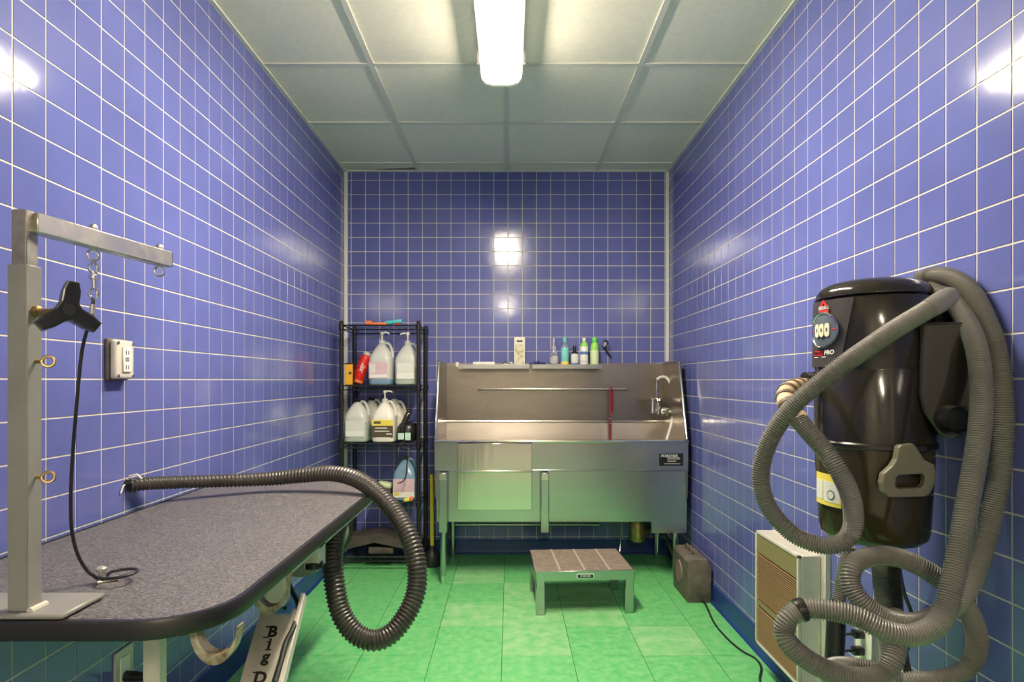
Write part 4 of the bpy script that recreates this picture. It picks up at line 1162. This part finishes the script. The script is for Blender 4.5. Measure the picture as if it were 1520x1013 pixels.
# round badge with three ivory buttons
bc, bz, brd = R(9), 1.318, 0.043
mb = MB()
rg = []
for rr, dz in ((brd, 0.004), (brd, 0.0075), (brd * 0.92, 0.0085)):
    rg.append([cylp(bc + rr * math.cos(2 * math.pi * k / 36) / VR, VR + dz, bz + rr * math.sin(2 * math.pi * k / 36)) for k in range(36)])
mb.rings(rg)
bdg = part('switch_badge', mb, m_badge, cp, 40, label='round blue grey switch badge')
mb = MB()
rg = []
for rr, dz in ((brd * 1.0, 0.006), (brd * 1.06, 0.009), (brd * 0.97, 0.0105), (brd * 0.93, 0.008)):
    rg.append([cylp(bc + rr * math.cos(2 * math.pi * k / 36) / VR, VR + dz, bz + rr * math.sin(2 * math.pi * k / 36)) for k in range(36)])
mb.rings(rg, cap0=False, cap1=False, closed=True)
part('badge_rim', mb, m_chrome, cp, 40)


def on_vac(a0, z0, dr):
    return lambda v: cylp(a0 + v.x / VR, VR + dr + v.z, z0 + v.y)


def vac_prim(fn, poly, th=0.001):
    mb = MB()
    n = len(poly)
    vs = [fn(Vector((p[0], p[1], 0))) for p in poly] + [fn(Vector((p[0], p[1], th))) for p in poly]
    fs = [tuple(range(n, 2 * n))] + [(k, (k + 1) % n, n + (k + 1) % n, n + k) for k in range(n)]
    return mb.add(vs, fs)


for k in (-1, 0, 1):
    ov = []
    for j in range(16):
        a = 2 * math.pi * j / 16
        ca, sa = math.cos(a), math.sin(a)
        ov.append((math.copysign(abs(ca) ** 0.6, ca) * 0.0072 + k * 0.0165, math.copysign(abs(sa) ** 0.6, sa) * 0.0165))
    part('button', vac_prim(on_vac(bc, bz, 0.0087), ov, 0.002), m_ivory, cp, 40)
    part('button_mark', vac_prim(on_vac(bc, bz, 0.0107), [(k * 0.0165 - 0.002, -0.004), (k * 0.0165 + 0.002, -0.004), (k * 0.0165 + 0.002, 0.005), (k * 0.0165 - 0.002, 0.005)], 0.0006), m_badge, cp, 0)
part('badge_line', vac_prim(on_vac(bc, bz, 0.0088), [(0.028, -0.001), (0.039, -0.001), (0.039, 0.0015), (0.028, 0.0015)], 0.0006).add(*(lambda m: (m.v, m.f))(vac_prim(on_vac(bc, bz, 0.0088), [(-0.039, -0.001), (-0.028, -0.001), (-0.028, 0.0015), (-0.039, 0.0015)], 0.0006))), m_rink, cp, 0)
la = R(9)
part('logo_triangle', vac_prim(on_vac(la, 1.380, 0.0045), [(-0.014, -0.002), (0.014, -0.002), (0.002, 0.0125), (-0.002, 0.0125)], 0.0008), m_rink, cp, 0)
part('logo_triangle', vac_prim(on_vac(la, 1.380, 0.0054), [(-0.004, -0.001), (0.004, -0.001), (0.0, 0.006)], 0.0006), m_blk, cp, 0)
part('logo_text', text_mb('BISSELL', 0.0115, None, fn=on_vac(la, 1.3735, 0.0052), shear=0.2), m_wink, cp, 0)
part('logo_bar', vac_prim(on_vac(la, 1.3645, 0.0045), [(-0.0165, -0.0045), (0.0165, -0.0045), (0.0165, 0.0045), (-0.0165, 0.0045)], 0.0008), m_rink, cp, 0)
part('name_bar', vac_prim(on_vac(R(7), 1.262, 0.0045), [(-0.036, -0.006), (0.002, -0.006), (0.003, 0.006), (-0.035, 0.006)], 0.0008), m_rink, cp, 0)
part('name_text', text_mb('GARAGE', 0.0105, None, fn=on_vac(R(-1), 1.2625, 0.0056), shear=0.15), m_blk, cp, 0)
part('name_text', text_mb('PRO', 0.0150, None, fn=on_vac(R(16.5), 1.2625, 0.0052), shear=0.2, bold=0.0004), m_wink, cp, 0)
part('name_line', vac_prim(on_vac(R(7), 1.252, 0.0045), [(-0.033, -0.001), (0.012, -0.001), (0.012, 0.001), (-0.033, 0.001)], 0.0006), m_wink, cp, 0)
# front latch
lY = VY - VR - 0.020
L2 = lambda pts: [((px - CX) * lY / F, EYE - (py - CY) * lY / F) for px, py in pts]
lt = part('latch', MB().prism(L2([(1334, 665), (1338, 661), (1356, 659), (1361, 664), (1373, 683), (1387, 690), (1390, 700), (1389, 718), (1381, 734), (1374, 738), (1322, 739), (1312, 731), (1309, 718), (1312, 704), (1325, 692), (1331, 682)]), 0.018,
                              Matrix.Translation((0, lY, 0)) @ XZ, hole=L2([(1331, 710), (1335, 706), (1370, 704), (1374, 708), (1373, 719), (1367, 725), (1334, 726), (1330, 722)]), bev=0.003), m_khaki, vc, 0, label='khaki plastic latch')
part('latch_plate', MB().box((1328 - CX) * 1.35 / F, (1376 - CX) * 1.35 / F, VY - VR - 0.004, VY - VR + 0.02, 1.03, 1.045, 0.002), m_blk, lt)
# warning label on the tank
wl_ = part('warning_label', patch(R(-14), R(28), 0.884, 0.962, 0.1272, 0.0012, 14), m_yell, vc, 30, label='yellow and white warning label')
part('label_panel', patch(R(-12.5), R(3), 0.897, 0.944, 0.1285, 0.0008, 8), m_lab, wl_, 30)
part('label_panel', patch(R(5), R(27), 0.894, 0.944, 0.1285, 0.0008, 8), m_lab, wl_, 30)
part('label_mark', vac_prim(on_vac(R(16), 0.912, -0.0025), [(0.012 * math.cos(2 * math.pi * k / 20), 0.012 * math.sin(2 * math.pi * k / 20)) for k in range(20)], 0.0006), m_badge, wl_, 0)
part('label_mark', vac_prim(on_vac(R(16), 0.912, -0.0018), [(0.009 * math.cos(2 * math.pi * k / 20), 0.009 * math.sin(2 * math.pi * k / 20)) for k in range(20)], 0.0006), m_lab, wl_, 0)
# side exhaust box and port
SBR = Matrix.Translation((0.985, 1.345, 0)) @ Matrix.Rotation(R(-20), 4, 'Z') @ Matrix.Translation((-0.985, -1.345, 0))
sb = part('side_box', MB().prism([(0.940, 1.325), (1.035, 1.325), (1.048, 1.300), (1.040, 1.075), (1.005, 1.062), (0.975, 1.070), (0.945, 1.120), (0.936, 1.16)], 0.13, SBR @ Matrix.Translation((0, 1.325, 0)) @ XZ, bev=0.006), m_blkg, vc, 0, label='glossy black side box')
pc = P(1414, 623, 1.318)
part('port', MB().lathe((pc.x, 1.300, pc.z), [(0.029, -0.004), (0.032, -0.006), (0.032, 0.03), (0.026, 0.03), (0.026, 0.0)], 28, 'Y', closed=True), m_blk, sb, 35)
part('port_bore', MB().cyl((pc.x, 1.3035, pc.z), (pc.x, 1.305, pc.z), 0.0255), m_dark, sb, 0)
part('wall_bracket', MB().box(VX + 0.09, XR - TH, VY - 0.08, VY + 0.08, 1.08, 1.36, 0.006), m_blk, vc)
part('inlet', MB().cyl((VX - VR + 0.01, VY + 0.02, 1.188), (VX - VR - 0.03, VY + 0.02, 1.188), 0.027), m_blk, vc)
part('power_cord', cable_mb([(0.985, 1.52, 0.83), P(1336, 850, 1.58), P(1342, 880, 1.58), P(1352, 908, 1.58), P(1356, 935, 1.60), P(1350, 965, 1.62), P(1342, 990, 1.66), (1.0, 1.72, 0.3)], 0.005), m_blkm, vc)

# hoses of the vacuum
HR, HPI = 0.0210, 0.0052


def hose(pts, label, mat=m_hoseg, r=HR, name='vacuum_hose', grp='grey corrugated vacuum hoses'):
    pts = [P(*p) for p in pts]
    t = thing(name, pts[0], label, 'hose', grp)
    part('corrugated_tube', hose_mb(pts, r, HPI, 14, 0.19, (1.0, 0.95, 0.25, 0.0, 0.35)), mat, t, 60)
    return t, pts


tA, pA = hose([(1392, 451, 1.285), (1330, 488, 1.28), (1290, 515, 1.285), (1250, 543, 1.295), (1210, 574, 1.32), (1175, 606, 1.345), (1147, 645, 1.37), (1131, 690, 1.385), (1132, 730, 1.385), (1148, 764, 1.375), (1180, 795, 1.355), (1215, 809, 1.33),
               (1245, 808, 1.31), (1263, 792, 1.30), (1267, 765, 1.295), (1260, 730, 1.29), (1243, 696, 1.295), (1221, 665, 1.32), (1200, 641, 1.35), (1184, 622, 1.375)],
              'grey vacuum hose slung diagonally across the vacuum with a taped end')
part('cuff', MB().tube([P(1378, 459, 1.285), P(1390, 452, 1.285), P(1404, 443, 1.29), P(1411, 438, 1.295)], [0.0215, 0.0225, 0.0225, 0.019], 18), m_hoseg, tA)
tp = spline([P(1187, 626, 1.372), P(1175, 609, 1.40), P(1167, 594, 1.43), P(1170, 581, 1.46), P(1185, 575, 1.49), P(1199, 574, 1.505)], 0.004)
part('tape_wrap', MB().tube(tp, [0.0225 + 0.0012 * math.sin(i * 0.9) for i in range(len(tp))], 14), m_tape, tA, label='tan tape wrapped end')
for i0 in range(6, len(tp) - 4, 7):
    part('tape_band', MB().tube(tp[i0:i0 + 3], 0.0243, 14), m_tape2, tA)
hose([(1362, 416, 1.52), (1385, 409, 1.49), (1412, 412, 1.43), (1440, 432, 1.37), (1463, 475, 1.325), (1480, 525, 1.295), (1489, 590, 1.278), (1489, 650, 1.278), (1482, 715, 1.285), (1468, 785, 1.285), (1449, 845, 1.27), (1428, 885, 1.245),
      (1398, 911, 1.225), (1360, 925, 1.21), (1320, 920, 1.205), (1285, 900, 1.21), (1265, 873, 1.225), (1263, 846, 1.24), (1280, 830, 1.26), (1310, 825, 1.27), (1345, 832, 1.27), (1385, 853, 1.26), (1420, 883, 1.265), (1440, 913, 1.28), (1450, 945, 1.29), (1446, 978, 1.295), (1425, 1000, 1.30), (1390, 1010, 1.31), (1340, 1014, 1.33), (1290, 1030, 1.36)],
     'outermost grey vacuum hose draped down the wall and coiled below the vacuum')
tC, pC = hose([(1378, 430, 1.47), (1412, 446, 1.40), (1438, 485, 1.32), (1452, 530, 1.265), (1457, 585, 1.235), (1454, 640, 1.21), (1445, 700, 1.19), (1434, 760, 1.17), (1424, 815, 1.155), (1414, 865, 1.14), (1404, 905, 1.13), (1385, 932, 1.12), (1350, 944, 1.12), (1312, 936, 1.13), (1275, 918, 1.15), (1235, 907, 1.17), (1195, 905, 1.19),
               (1172, 916, 1.19), (1164, 936, 1.19), (1172, 957, 1.18), (1200, 981, 1.17), (1240, 1000, 1.16), (1285, 1008, 1.15), (1312, 1000, 1.15), (1326, 975, 1.155), (1330, 945, 1.18), (1330, 915, 1.24)],
              'foremost grey vacuum hose hanging before the side box and looping low at left')
part('hose_clip', MB().tube([P(1193, 905, 1.191), P(1188, 906, 1.191), P(1184, 908, 1.191)], 0.0235, 16), m_blk, tC, label='black band on hose')
hose([(1304, 800, 1.50), (1306, 850, 1.495), (1311, 900, 1.49), (1316, 950, 1.485), (1320, 1010, 1.48), (1320, 1060, 1.48)], 'lighter of two grey hoses hanging straight below the vacuum', r=0.019)
hose([(1326, 800, 1.53), (1327, 860, 1.525), (1330, 920, 1.52), (1336, 970, 1.515), (1345, 1020, 1.51), (1350, 1070, 1.51)], 'darker of two hoses hanging straight below the vacuum', m_hosed, r=0.019)
tD, pD = hose([(1262, 812, 1.64), (1256, 835, 1.64), (1250, 862, 1.63), (1246, 888, 1.62), (1243, 908, 1.61)], 'short grey hose ending in a black wand beside the wall heater', r=0.019)
part('wand', MB().tube([P(1245, 893, 1.615), P(1242, 915, 1.61), P(1238, 985, 1.60), P(1236, 1030, 1.60)], [0.021, 0.024, 0.024, 0.022], 18), m_blk, tD, label='black rigid wand')
hose([(1340, 1004, 1.26), (1300, 993, 1.29), (1262, 987, 1.31), (1238, 988, 1.30), (1226, 997, 1.27), (1238, 1012, 1.24), (1270, 1030, 1.22)], 'low loop of grey hose at the bottom beside the heater', r=0.017)
